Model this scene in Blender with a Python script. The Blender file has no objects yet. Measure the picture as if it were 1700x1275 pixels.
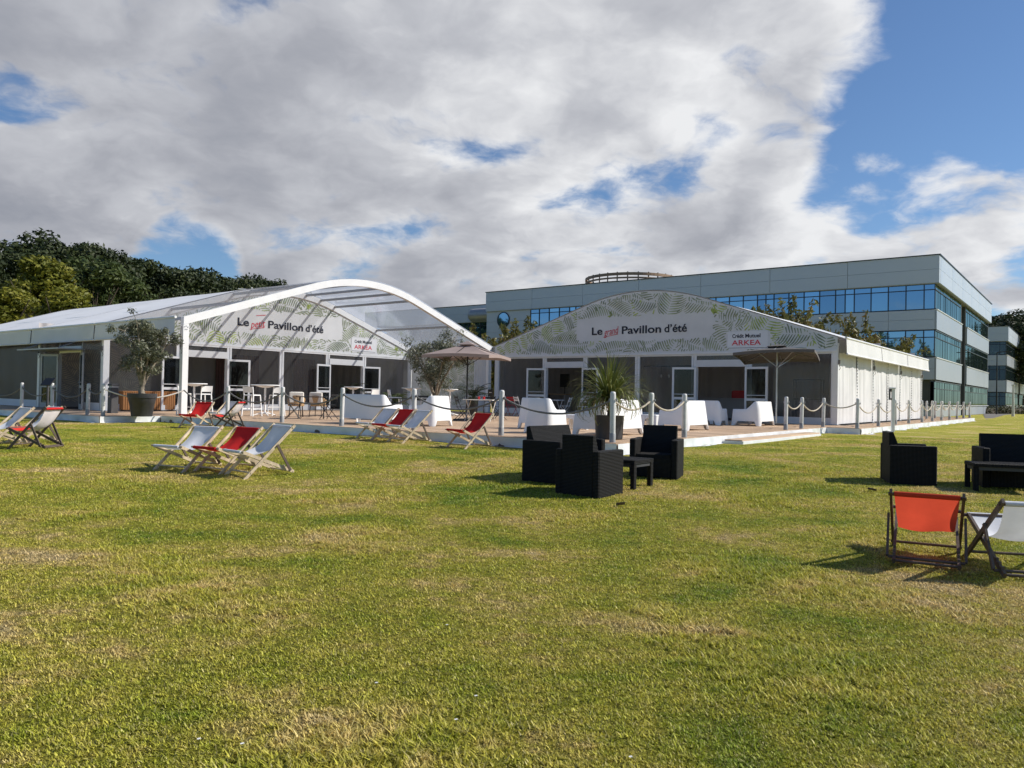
import bpy, bmesh, math, random
import numpy as np
from mathutils import Vector, Matrix
S = bpy.context.scene
rad = math.radians
# ------------------------------------------------------------------ camera
EYE = Vector((0, 0, 1.10))
FPX = 1278.0
ROT = Matrix.Rotation(rad(90.8), 3, 'X') @ Matrix.Rotation(rad(1.1), 3, 'Z')
cam_d = bpy.data.cameras.new('camera'); cam = bpy.data.objects.new('camera', cam_d)
S.collection.objects.link(cam); S.camera = cam
cam.matrix_world = Matrix.Translation(EYE) @ ROT.to_4x4()
cam_d.sensor_width = 36; cam_d.lens = FPX / 1700 * 36; cam_d.clip_end = 6000; cam_d.clip_start = 0.05
# ------------------------------------------------------------------ sun, sky, exposure
SUN_EL, SUN_AZ = rad(38.5), rad(86)          # azimuth clockwise from +Y
sun_dir = Vector((math.sin(SUN_AZ) * math.cos(SUN_EL), math.cos(SUN_AZ) * math.cos(SUN_EL), math.sin(SUN_EL)))
sd = bpy.data.lights.new('sun', 'SUN'); sd.energy = 4.2; sd.angle = rad(.53); sd.color = (1, .94, .84)
sun = bpy.data.objects.new('sun', sd); S.collection.objects.link(sun)
sun.rotation_euler = sun_dir.to_track_quat('Z', 'Y').to_euler()
S.view_settings.view_transform = 'Standard'; S.view_settings.look = 'None'
S.view_settings.exposure = 0.42; S.view_settings.gamma = 1
S.cycles.max_bounces = 8; S.cycles.transparent_max_bounces = 16
W = bpy.data.worlds.new('World'); S.world = W; W.use_nodes = True

def px_dir(px, py):
    return (ROT @ Vector(((px - 850) / FPX, -(py - 637.5) / FPX, -1))).normalized()

class NT:                                   # tiny node-tree helper
    def __init__(s, t): s.t = t; s.n = t.nodes; s.l = t.links
    def new(s, typ, **k):
        nd = s.n.new(typ)
        for a, v in k.items(): setattr(nd, a, v)
        return nd
    def put(s, sock, v):
        if hasattr(v, 'is_linked') or isinstance(v, bpy.types.NodeSocket): s.l.new(v, sock)
        elif v is not None: sock.default_value = v
    def math(s, op, a, b=None, c=None, clamp=False):
        nd = s.new('ShaderNodeMath', operation=op, use_clamp=clamp)
        s.put(nd.inputs[0], a)
        if b is not None: s.put(nd.inputs[1], b)
        if c is not None: s.put(nd.inputs[2], c)
        return nd.outputs[0]
    def vmath(s, op, a, b=None, scale=None):
        nd = s.new('ShaderNodeVectorMath', operation=op)
        s.put(nd.inputs[0], a)
        if b is not None: s.put(nd.inputs[1], b)
        if scale is not None: s.put(nd.inputs['Scale'], scale)
        return nd.outputs['Value' if op in ('DOT_PRODUCT', 'LENGTH') else 'Vector']
    def noise(s, vec, scale, detail=4, rough=.5, dist=0, out='Fac'):
        nd = s.new('ShaderNodeTexNoise')
        s.put(nd.inputs['Vector'], vec); nd.inputs['Scale'].default_value = scale
        nd.inputs['Detail'].default_value = detail; nd.inputs['Roughness'].default_value = rough
        nd.inputs['Distortion'].default_value = dist
        return nd.outputs[out]
    def mapr(s, v, a, b, c=0, d=1, smooth=False):
        nd = s.new('ShaderNodeMapRange', interpolation_type='SMOOTHSTEP' if smooth else 'LINEAR')
        s.put(nd.inputs[0], v)
        for i, x in enumerate((a, b, c, d)): s.put(nd.inputs[i + 1], x)
        return nd.outputs[0]
    def mix(s, f, a, b, blend='MIX'):
        nd = s.new('ShaderNodeMix', data_type='RGBA', blend_type=blend)
        s.put(nd.inputs[0], f)
        for sock, v in ((nd.inputs[6], a), (nd.inputs[7], b)):
            if isinstance(v, (tuple, list)): v = (*v[:3], 1)
            s.put(sock, v)
        return nd.outputs[2]
    def ramp(s, f, stops):
        nd = s.new('ShaderNodeValToRGB'); s.put(nd.inputs[0], f); e = nd.color_ramp.elements
        while len(e) < len(stops): e.new(.5)
        for el, (p, c) in zip(e, stops): el.position = p; el.color = (*c[:3], 1)
        return nd.outputs[0]

def build_world():
    t = NT(W.node_tree); t.n.clear()
    out = t.new('ShaderNodeOutputWorld')
    sky = t.new('ShaderNodeTexSky', sky_type='NISHITA', sun_disc=False, sun_elevation=SUN_EL, sun_rotation=SUN_AZ)
    sky.air_density = 1.0; sky.dust_density = .25; sky.ozone_density = 2.5
    tint = t.mix(1.0, sky.outputs[0], (.80, .95, 1.12), 'MULTIPLY')
    bg = t.new('ShaderNodeBackground'); t.put(bg.inputs[0], tint); bg.inputs[1].default_value = .072
    D = t.new('ShaderNodeTexCoord').outputs['Generated']
    D = t.vmath('NORMALIZE', D)
    sep = t.new('ShaderNodeSeparateXYZ'); t.put(sep.inputs[0], D)
    dz = t.math('ADD', t.math('MAXIMUM', sep.outputs[2], 0.0), .30)
    inv = t.math('DIVIDE', 1.0, dz)
    P = t.vmath('SCALE', D, scale=inv)
    P = t.vmath('MULTIPLY', P, (1, 1, 0.0))
    P = t.vmath('ADD', P, (3.7, 1.9, 0))
    warp = t.noise(P, 2.6, 4, .55, out='Color')
    Pw = t.vmath('ADD', P, t.vmath('SCALE', t.vmath('SUBTRACT', warp, (.5, .5, .5)), scale=.22))
    toSun = t.vmath('ADD', Pw, (.075, -.01, 0))
    n1 = t.noise(Pw, 2.7, 12, .57)
    n2 = t.noise(toSun, 2.7, 6, .55)
    # where the cloud bank lies: directions on the sky (broad bank ahead and left, clearer right and behind)
    cov = None
    blobs = [((150, 180), 25, 3, .58), ((620, 230), 23, 3, .60), ((1000, 130), 18, 3, .46), ((900, 440), 15, 4, .50), ((600, 450), 9, 3, .3), ((1300, 50), 11, 3, .36),
             ((1330, 370), 9, 2, .34), ((1520, 360), 7, 1, .40), ((1680, 350), 7, 1, .44), ((1690, 520), 6, 1, .26), ((130, 390), 5, 1, .15), ((1500, 70), 5, 1, .14), ((1690, 50), 6, 1, .16),
             ((1540, 205), 9, 2, -.34), ((310, 432), 5.5, 1, -.90), ((1140, 235), 6, 1, -.30), ((760, 270), 9, 2, .15), ((545, -5), 6, 1, -.46), ((10, 355), 5, 1, -.24), ((120, 325), 9, 2, .22), ((30, 165), 9, 2, .30), ((760, 250), 7, 1, .16),
             ((765, 110), 4, .5, -.22), ((515, 340), 4, .5, -.20), ((1640, 440), 6, 1, -.25)]
    for (c, o, i, w) in blobs:
        d = px_dir(*c)
        k = t.mapr(t.vmath('DOT_PRODUCT', D, tuple(d)), math.cos(rad(o)), math.cos(rad(i)), 0, w, True)
        cov = k if cov is None else t.math('ADD', cov, k)
    cov = t.math('MINIMUM', t.math('SUBTRACT', cov, .22), .30)
    dens = t.math('ADD', t.math('MULTIPLY', t.math('SUBTRACT', n1, .49), 1.9), cov)
    alpha = t.mapr(dens, -.02, .26, 0, 1, True)
    alpha = t.math('MULTIPLY', alpha, t.mapr(sep.outputs[2], -.02, .02))
    # shading: white where the cloud thins and towards the sun, grey in its thick belly
    lit = t.math('MULTIPLY', t.math('SUBTRACT', n1, n2), 2.0)
    thick = t.mapr(dens, .12, .60, 1.0, 0.0)
    b = t.math('ADD', t.math('MULTIPLY', thick, .55), t.math('MULTIPLY', lit, 1.15))
    b = t.math('ADD', b, t.math('MULTIPLY', t.math('SUBTRACT', t.noise(Pw, 2.0, 5, .5), .5), .8))
    b = t.math('ADD', b, t.mapr(t.vmath('DOT_PRODUCT', D, tuple(px_dir(1300, 60))), .80, 1.0, 0.0, .40))
    b = t.math('ADD', b, .08, clamp=True)
    col = t.ramp(b, [(0, (.335, .355, .41)), (.3, (.425, .44, .49)), (.6, (.57, .585, .63)), (1, (.90, .91, .93))])
    bg2 = t.new('ShaderNodeBackground'); t.put(bg2.inputs[0], col); bg2.inputs[1].default_value = .70
    mx = t.new('ShaderNodeMixShader'); t.put(mx.inputs[0], alpha)
    t.l.new(bg.outputs[0], mx.inputs[1]); t.l.new(bg2.outputs[0], mx.inputs[2]); t.l.new(mx.outputs[0], out.inputs[0])
build_world()
# ------------------------------------------------------------------ frames of reference
TH = rad(-37.27)
CT = Vector((-0.75, 38.3, 0))               # corner where the two tents meet
PX = Vector((math.cos(TH), math.sin(TH), 0)); UY = Vector((-math.sin(TH), math.cos(TH), 0))
def cw(x, y, z=0): return CT + PX * x + UY * y + Vector((0, 0, z))
DECK = .20
def lawn_z(x, y):
    lin = np.maximum(-.54 + .037 * np.asarray(y, float), -1.2); k = .05
    return -k * np.log(np.exp(-lin / k) + 1) + .012 * np.sin(np.asarray(x) * .7 + 1) * np.cos(np.asarray(y) * .55)
def on_z(px, py, z=DECK):
    d = px_dir(px, py); return EYE + d * ((z - EYE.z) / d.z)
def on_lawn(px, py):
    z = -.2
    for _ in range(30):
        P = on_z(px, py, z); z = float(lawn_z(P.x, P.y))
    return P
def at_Y(px, py, Y):
    d = px_dir(px, py); return EYE + d * (Y / d.y)
def face_rz(f): return math.atan2(f[0], -f[1])   # local -Y looks along f
# ------------------------------------------------------------------ mesh building
COL = S.collection
class MB:
    def __init__(s): s.v = []; s.f = []; s.m = []; s.M = Matrix(); s.mi = 0
    def add(s, vs, fs, mi=None):
        o = len(s.v); s.v += [tuple(s.M @ Vector(v)) for v in vs]
        s.f += [tuple(i + o for i in f) for f in fs]; s.m += [s.mi if mi is None else mi] * len(fs); return s
    def box(s, x0, x1, y0, y1, z0, z1):
        return s.add([(x0,y0,z0),(x1,y0,z0),(x1,y1,z0),(x0,y1,z0),(x0,y0,z1),(x1,y0,z1),(x1,y1,z1),(x0,y1,z1)],
                     [(0,3,2,1),(4,5,6,7),(0,1,5,4),(1,2,6,5),(2,3,7,6),(3,0,4,7)])
    def bbox(s, x0, x1, y0, y1, z0, z1, b=.008):      # box with chamfered vertical and top edges
        P = lambda d: [(x0+d,y0),(x1-d,y0),(x1,y0+d),(x1,y1-d),(x1-d,y1),(x0+d,y1),(x0,y1-d),(x0,y0+d)]
        a = P(b); q = [(x0+2*b,y0+b),(x1-2*b,y0+b),(x1-b,y0+2*b),(x1-b,y1-2*b),(x1-2*b,y1-b),(x0+2*b,y1-b),(x0+b,y1-2*b),(x0+b,y0+2*b)]
        vs = [(x,y,z0) for x,y in a]+[(x,y,z1-b) for x,y in a]+[(x,y,z1) for x,y in q]
        fs = [tuple(range(7,-1,-1)), tuple(range(16,24))]
        for r in (0, 8):
            for i in range(8): j=(i+1)%8; fs.append((r+i,r+j,r+8+j,r+8+i))
        return s.add(vs, fs)
    def bar(s, a, b, w, h=None, up=(0,0,1)):          # rectangular bar from a to b
        a=Vector(a); b=Vector(b); h=h or w; d=(b-a).normalized(); u=Vector(up)
        if abs(d.dot(u))>.98: u=Vector((0,1,0))
        x=d.cross(u).normalized(); y=x.cross(d)
        c=[(-w/2,-h/2),(w/2,-h/2),(w/2,h/2),(-w/2,h/2)]
        vs=[a+x*i+y*j for i,j in c]+[b+x*i+y*j for i,j in c]
        return s.add(vs,[(0,1,2,3),(7,6,5,4),(0,4,5,1),(1,5,6,2),(2,6,7,3),(3,7,4,0)])
    def tube(s, pts, r, n=8, caps=True):
        pts=[Vector(p) for p in pts]; R=r if isinstance(r,(list,tuple)) else [r]*len(pts); vs=[]; px=None
        for i,p in enumerate(pts):
            d=(pts[min(i+1,len(pts)-1)]-pts[max(i-1,0)]).normalized()
            if px is None:
                px=d.cross(Vector((0,0,1)))
                if px.length<.05: px=d.cross(Vector((0,1,0)))
            px=(px-d*px.dot(d)).normalized(); y=d.cross(px)
            vs+=[p+(px*math.cos(k*2*math.pi/n)+y*math.sin(k*2*math.pi/n))*R[i] for k in range(n)]
        fs=[(i*n+k,i*n+(k+1)%n,(i+1)*n+(k+1)%n,(i+1)*n+k) for i in range(len(pts)-1) for k in range(n)]
        if caps: fs+=[tuple(range(n-1,-1,-1)),tuple(range((len(pts)-1)*n,len(pts)*n))]
        return s.add(vs,fs)
    def lathe(s, prof, n=24, c=(0,0)):
        vs=[(c[0]+r*math.cos(k*2*math.pi/n),c[1]+r*math.sin(k*2*math.pi/n),z) for r,z in prof for k in range(n)]
        fs=[(i*n+k,i*n+(k+1)%n,(i+1)*n+(k+1)%n,(i+1)*n+k) for i in range(len(prof)-1) for k in range(n)]
        fs+=[tuple(range(n-1,-1,-1)),tuple(range((len(prof)-1)*n,len(prof)*n))]
        return s.add(vs,fs)
    def grid(s, fn, nu, nv):                           # fn(i/nu, j/nv) -> point
        vs=[fn(i/nu,j/nv) for i in range(nu+1) for j in range(nv+1)]
        return s.add(vs,[(i*(nv+1)+j,(i+1)*(nv+1)+j,(i+1)*(nv+1)+j+1,i*(nv+1)+j+1) for i in range(nu) for j in range(nv)])
    def mesh(s, name, mats, smooth=None):
        me=bpy.data.meshes.new(name); me.from_pydata(s.v,[],s.f)
        for m in (mats if isinstance(mats,(list,tuple)) else [mats]): me.materials.append(m)
        if any(s.m): me.polygons.foreach_set('material_index',s.m)
        finish(me,smooth); return me
    def obj(s, name, mats, parent=None, smooth=None, **kw): return link(name,s.mesh(name,mats,smooth),parent,**kw)
def finish(me, smooth=None):
    bm=bmesh.new(); bm.from_mesh(me); bmesh.ops.recalc_face_normals(bm,faces=bm.faces)
    if smooth:
        for f in bm.faces: f.smooth=True
        for e in bm.edges: e.smooth = len(e.link_faces)==2 and e.calc_face_angle(0)<rad(smooth)
    bm.to_mesh(me); bm.free()
def link(name, data, parent=None, kind=None, label=None, cat=None, group=None, loc=None, rz=None):
    o=bpy.data.objects.new(name,data); COL.objects.link(o)
    if parent: o.parent=parent
    if kind: o['kind']=kind
    if label: o['label']=label
    if cat: o['category']=cat
    if group: o['group']=group
    if loc is not None: o.location=loc
    if rz is not None: o.rotation_euler=(0,0,rz)
    return o
def thing(name, label, cat, loc=(0,0,0), rz=0, group=None): return link(name,None,None,None,label,cat,group,loc,rz)
def dup(o, parent=None, loc=None, rz=None, label=None, group=None, depth=0):
    c=o.copy(); COL.objects.link(c)
    if parent: c.parent=parent
    if loc is not None: c.location=loc
    if rz is not None: c.rotation_euler=(0,0,rz)
    if label: c['label']=label
    if group: c['group']=group
    for ch in kids.get(o,()) if False else list(o.children): dup(ch,c)
    return c
# ------------------------------------------------------------------ materials
MT={}
def mat(name, col, rough=.6, metal=0, vary=.06, vscale=3, bump=0, bscale=60, spec=.5, transl=0, coat=0):
    m=bpy.data.materials.new(name); m.use_nodes=True; t=NT(m.node_tree); b=t.n['Principled BSDF']; MT[name]=m
    co=t.new('ShaderNodeTexCoord').outputs['Object']
    n=t.noise(co,vscale,5,.6)
    lo=tuple(max(0,c*(1-vary*2)) for c in col); hi=tuple(min(1,c*(1+vary*2)) for c in col)
    t.put(b.inputs['Base Color'],t.mix(t.mapr(n,.3,.7),lo,hi))
    t.put(b.inputs['Roughness'],t.mapr(n,.3,.7,max(.02,rough-.08),min(1,rough+.08)))
    b.inputs['Metallic'].default_value=metal; b.inputs['Specular IOR Level'].default_value=spec
    if coat: b.inputs['Coat Weight'].default_value=coat
    if bump:
        bp=t.new('ShaderNodeBump'); bp.inputs['Strength'].default_value=bump; bp.inputs['Distance'].default_value=.02
        t.put(bp.inputs['Height'],t.noise(co,bscale,4,.6)); t.put(b.inputs['Normal'],bp.outputs[0])
    if transl:
        tr=t.new('ShaderNodeBsdfTranslucent'); t.put(tr.inputs[0],(*col,1)); mx=t.new('ShaderNodeMixShader'); mx.inputs[0].default_value=transl
        t.l.new(b.outputs[0],mx.inputs[1]); t.l.new(tr.outputs[0],mx.inputs[2]); t.l.new(mx.outputs[0],t.n['Material Output'].inputs[0])
    return m
canvas=mat('white_canvas',(.70,.70,.71),.6,vary=.035,vscale=.9,bump=.12,bscale=2.5,transl=.06,spec=.3)
signm=mat('sign_white',(.74,.74,.76),.6,vary=.01); roofpvc=mat('roof_canvas',(.80,.81,.83),.45,vary=.02,vscale=.5,bump=.10,bscale=1.5,transl=.05)
alu=mat('white_aluminium',(.74,.74,.75),.35,vary=.02)
alug=mat('grey_aluminium',(.32,.33,.35),.4,metal=.3,vary=.05)
plastic=mat('white_plastic',(.82,.82,.82),.38,vary=.015,spec=.4)
postm=mat('post_white',(.60,.60,.59),.5,vary=.08,vscale=6)
postd=mat('post_sleeve',(.30,.31,.32),.55,vary=.1,vscale=8)
ropem=mat('rope_fibre',(.50,.44,.36),.9,vary=.15,vscale=30,bump=.6,bscale=160)
roped=mat('rope_grey',(.20,.19,.18),.9,vary=.15,vscale=30,bump=.6,bscale=160)
blackm=mat('black_metal',(.012,.012,.013),.45,vary=.1)
darkm=mat('dark_grey',(.05,.05,.055),.6,vary=.1)
redm=mat('red_paint',(.50,.015,.02),.4)
beech=mat('pale_beech',(.52,.42,.29),.55,vary=.16,vscale=9,bump=.1)
darkwood=mat('dark_beech',(.10,.072,.055),.55,vary=.2,vscale=9,bump=.1)
bark=mat('bark',(.10,.075,.055),.9,vary=.25,vscale=8,bump=.8,bscale=25)
olivebark=mat('olive_bark',(.26,.22,.17),.9,vary=.3,vscale=9,bump=.9,bscale=25)
tarp=mat('skirt_tarpaulin',(.72,.74,.76),.42,vary=.04,vscale=2,bump=.3,bscale=6)
carpet=mat('dark_carpet',(.06,.055,.055),.95,vary=.1,vscale=40)
innerpale=mat('inner_print',(.62,.56,.46),.9); innerwall=mat('inner_lining',(.37,.345,.335),.9,vary=.03,vscale=1)
innerpink=mat('inner_rosewood_boards',(.16,.085,.075),.8,vary=.1)
inkd=mat('ink_dark',(.012,.014,.03),.6); inkr=mat('ink_red',(.62,.02,.05),.6)
leafink=mat('leaf_ink_olive',(.29,.34,.20),.6,vary=.25,vscale=1.2); leafink2=mat('leaf_ink_green',(.38,.47,.10),.6,vary=.15); leafink3=mat('leaf_ink_deep',(.20,.25,.16),.6,vary=.2)
taupe=mat('taupe_canvas',(.34,.27,.25),.8,vary=.04,bump=.1,bscale=200,transl=.15)
charcoal=mat('charcoal_canvas',(.115,.105,.10),.8,vary=.06,bump=.1,bscale=200,transl=.0)
potm=mat('black_pot',(.035,.035,.038),.5,vary=.15,vscale=4); soil=mat('soil',(.05,.035,.025),.95)
steel=mat('brushed_steel',(.45,.46,.48),.35,metal=.7)
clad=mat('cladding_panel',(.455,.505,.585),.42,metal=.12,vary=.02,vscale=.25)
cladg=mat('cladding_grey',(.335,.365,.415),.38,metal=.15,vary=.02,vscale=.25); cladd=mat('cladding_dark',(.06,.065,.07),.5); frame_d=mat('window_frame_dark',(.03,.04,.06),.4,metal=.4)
tarmac=mat('tarmac',(.13,.12,.11),.95,vary=.1,vscale=2,bump=.3)
rattan=mat('rattan',(.42,.27,.14),.7,vary=.2,vscale=30,bump=.5,bscale=90); cream=mat('cream_cushion',(.70,.65,.58),.9)
brass=mat('roof_ring_wood',(.30,.19,.11),.6,vary=.15)

def fabric(name, col, back=None, transl=.25):
    m=bpy.data.materials.new(name); m.use_nodes=True; t=NT(m.node_tree); b=t.n['Principled BSDF']
    co=t.new('ShaderNodeTexCoord').outputs['Object']
    geo=t.new('ShaderNodeNewGeometry'); c=(*col,1)
    n=t.noise(co,5,4,.6)
    f=t.mix(t.mapr(n,.3,.7),tuple(x*.92 for x in col),tuple(min(1,x*1.05) for x in col))
    if back: f=t.mix(geo.outputs['Backfacing'],back,f)
    t.put(b.inputs['Base Color'],f); b.inputs['Roughness'].default_value=.85; b.inputs['Specular IOR Level'].default_value=.2
    bp=t.new('ShaderNodeBump'); bp.inputs['Strength'].default_value=.25; bp.inputs['Distance'].default_value=.01
    t.put(bp.inputs['Height'],t.noise(co,14,3,.5)); t.put(b.inputs['Normal'],bp.outputs[0])
    tr=t.new('ShaderNodeBsdfTranslucent'); t.put(tr.inputs[0],f); mx=t.new('ShaderNodeMixShader'); mx.inputs[0].default_value=transl
    t.l.new(b.outputs[0],mx.inputs[1]); t.l.new(tr.outputs[0],mx.inputs[2]); t.l.new(mx.outputs[0],t.n['Material Output'].inputs[0])
    return m
cl_white=fabric('sling_white',(.78,.80,.86)); cl_red=fabric('sling_red',(.62,.025,.025),transl=.2)
cl_redw=fabric('sling_red_white_back',(.62,.04,.03),(.80,.74,.76),.1); cl_orange=fabric('sling_orange',(.72,.09,.045),transl=.45)

def glassmat(name, tint, refl=.5, rcol=(.8,.85,.9), rough=.02, clear=True, wav=0, fk=.5, milk=0, haze=0):
    m=bpy.data.materials.new(name); m.use_nodes=True; t=NT(m.node_tree); t.n.remove(t.n['Principled BSDF'])
    a=t.new('ShaderNodeBsdfTransparent' if clear else 'ShaderNodeBsdfDiffuse'); t.put(a.inputs[0],(*tint,1))
    g=t.new('ShaderNodeBsdfGlossy'); t.put(g.inputs[0],(*rcol,1)); g.inputs['Roughness'].default_value=rough
    lw=t.new('ShaderNodeLayerWeight'); lw.inputs[0].default_value=.35
    if wav:
        co=t.new('ShaderNodeTexCoord').outputs['Object']; bp=t.new('ShaderNodeBump'); bp.inputs['Strength'].default_value=wav; bp.inputs['Distance'].default_value=.05
        t.put(bp.inputs['Height'],t.noise(co,.9,3,.5)); t.put(g.inputs['Normal'],bp.outputs[0])
    mx=t.new('ShaderNodeMixShader'); t.put(mx.inputs[0],t.math('ADD',t.math('MULTIPLY',lw.outputs['Fresnel'],fk),refl,clamp=True))
    ao=a.outputs[0]
    if milk:
        tl=t.new('ShaderNodeBsdfTranslucent'); t.put(tl.inputs[0],(.75,.80,.90,1)); m2=t.new('ShaderNodeMixShader'); m2.inputs[0].default_value=milk
        t.l.new(ao,m2.inputs[1]); t.l.new(tl.outputs[0],m2.inputs[2]); ao=m2.outputs[0]
    if haze:
        tl=t.new('ShaderNodeBsdfDiffuse'); t.put(tl.inputs[0],(.50,.48,.48,1)); m2=t.new('ShaderNodeMixShader'); m2.inputs[0].default_value=haze  # grey veil in the pane colour stands in for reflected light
        t.l.new(ao,m2.inputs[1]); t.l.new(tl.outputs[0],m2.inputs[2]); ao=m2.outputs[0]
    t.l.new(ao,mx.inputs[1]); t.l.new(g.outputs[0],mx.inputs[2]); t.l.new(mx.outputs[0],t.n['Material Output'].inputs[0])
    return m
pvc_clear=glassmat('clear_pvc_wall',(.70,.69,.69),.03,(.62,.64,.68),.12,wav=.5,fk=.16,haze=.085)
pvc_roof=glassmat('clear_pvc_roof',(.86,.90,.95),.02,(.8,.83,.88),.15,wav=.3,fk=.3,milk=.27)
door_glass=glassmat('door_glass',(.5,.52,.52),.03,(.6,.64,.68),.03,fk=.18)
pvc_side=glassmat('clear_pvc_side',(.62,.61,.62),.015,(.5,.52,.56),.22,wav=.6,fk=.05,haze=.11)
def pane_variation(m):
    t=NT(m.node_tree); g=[n for n in t.n if n.type=='BSDF_GLOSSY'][0]; c=tuple(g.inputs[0].default_value)[:3]
    r=t.new('ShaderNodeObjectInfo').outputs['Random']
    t.put(g.inputs[0],t.mix(r,tuple(x*.72 for x in c),tuple(min(1,x*1.12) for x in c)))
    return m
bglass=glassmat('blue_facade_glass',(.015,.04,.07),.50,(.40,.66,.95),.03,False,wav=.03)
bglass2=glassmat('green_facade_glass',(.010,.018,.018),.20,(.60,.80,.84),.03,False,wav=.05)

def wicker_mat():
    m=bpy.data.materials.new('black_wicker'); m.use_nodes=True; t=NT(m.node_tree); b=t.n['Principled BSDF']
    co=t.new('ShaderNodeTexCoord').outputs['Object']
    geo=t.new('ShaderNodeNewGeometry')
    bk=t.new('ShaderNodeTexChecker'); sp=t.new('ShaderNodeSeparateXYZ'); t.put(sp.inputs[0],co)
    h=t.math('ADD',sp.outputs[0],sp.outputs[1])
    cb=t.new('ShaderNodeCombineXYZ'); t.put(cb.inputs[0],h); t.put(cb.inputs[1],sp.outputs[2]); t.put(cb.inputs[2],.0005)
    P_=.036
    w=t.math('MULTIPLY',t.math('SINE',t.math('MULTIPLY',t.math('ADD',h,sp.outputs[2]),2*math.pi/P_)),t.math('SINE',t.math('MULTIPLY',t.math('SUBTRACT',h,sp.outputs[2]),2*math.pi/P_)))
    bp=t.new('ShaderNodeBump'); bp.inputs['Strength'].default_value=1; bp.inputs['Distance'].default_value=.012; t.put(bp.inputs['Height'],w)
    t.put(b.inputs['Normal'],bp.outputs[0])
    t.put(b.inputs['Base Color'],t.mix(t.mapr(w,-.5,.6),(.004,.004,.004),(.050,.048,.047))); b.inputs['Roughness'].default_value=.62; b.inputs['Specular IOR Level'].default_value=.16
    return m
wicker=wicker_mat()

def plank_mat(name, c0, c1, axis=0, pitch=.14):
    m=bpy.data.materials.new(name); m.use_nodes=True; t=NT(m.node_tree); b=t.n['Principled BSDF']
    co=t.new('ShaderNodeTexCoord').outputs['Object']; geo=t.new('ShaderNodeNewGeometry')
    st=t.vmath('MULTIPLY',co,(1,12,12) if axis==0 else (12,1,1))
    n=t.noise(st,1.6,6,.6); r=geo.outputs['Random Per Island']; big=t.noise(co,.5,4,.6)
    f=t.math('ADD',t.math('MULTIPLY',n,.5),t.math('ADD',t.math('MULTIPLY',r,.35),t.math('MULTIPLY',big,.3)))
    t.put(b.inputs['Base Color'],t.mix(t.mapr(f,.25,.85),c0,c1)); b.inputs['Roughness'].default_value=.75
    return m
deckwood=plank_mat('deck_boards',(.30,.19,.12),(.66,.48,.32))
cedar=plank_mat('cedar_slats',(.26,.10,.035),(.52,.24,.08),1)

def leafmat(name, cols, transl=.25, rough=.5, scale=.6):
    m=bpy.data.materials.new(name); m.use_nodes=True; t=NT(m.node_tree); b=t.n['Principled BSDF']
    co=t.new('ShaderNodeTexCoord').outputs['Object']; geo=t.new('ShaderNodeNewGeometry')
    f=t.math('ADD',t.math('MULTIPLY',geo.outputs['Random Per Island'],.6),t.mapr(t.noise(co,scale,3,.6),.3,.7,0,.5))
    c=t.ramp(f,[(i/(len(cols)-1),k) for i,k in enumerate(cols)])
    t.put(b.inputs['Base Color'],c); b.inputs['Roughness'].default_value=rough; b.inputs['Specular IOR Level'].default_value=.3
    tr=t.new('ShaderNodeBsdfTranslucent'); t.put(tr.inputs[0],c); mx=t.new('ShaderNodeMixShader'); mx.inputs[0].default_value=transl
    t.l.new(b.outputs[0],mx.inputs[1]); t.l.new(tr.outputs[0],mx.inputs[2]); t.l.new(mx.outputs[0],t.n['Material Output'].inputs[0])
    return m
lf_oak=leafmat('oak_leaves',[(.008,.017,.006),(.023,.036,.010),(.060,.074,.022)],.12,.6,.35)
lf_yel=leafmat('acacia_leaves',[(.06,.075,.01),(.15,.16,.02),(.27,.25,.035)],.3,.55,.5)
lf_mid=leafmat('ash_leaves',[(.02,.035,.010),(.05,.075,.02),(.10,.12,.035)],.25,.55,.4)
lf_olive=leafmat('olive_leaves',[(.03,.038,.018),(.095,.105,.06),(.28,.29,.21)],.12,.4,2)
lf_shrub=leafmat('copper_shrub_leaves',[(.06,.035,.018),(.12,.12,.03),(.20,.19,.05),(.22,.10,.04)],.25,.5,1)
lf_yucca=leafmat('cordyline_leaves',[(.05,.075,.015),(.13,.16,.035),(.27,.27,.09)],.2,.4,3)
lf_palm=leafmat('palm_leaves',[(.008,.014,.008),(.02,.032,.014),(.04,.05,.02)],.1,.45,3)
lf_hedge=leafmat('hedge_leaves',[(.02,.03,.01),(.05,.06,.02),(.09,.08,.03)],.15,.6,.5)
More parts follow.
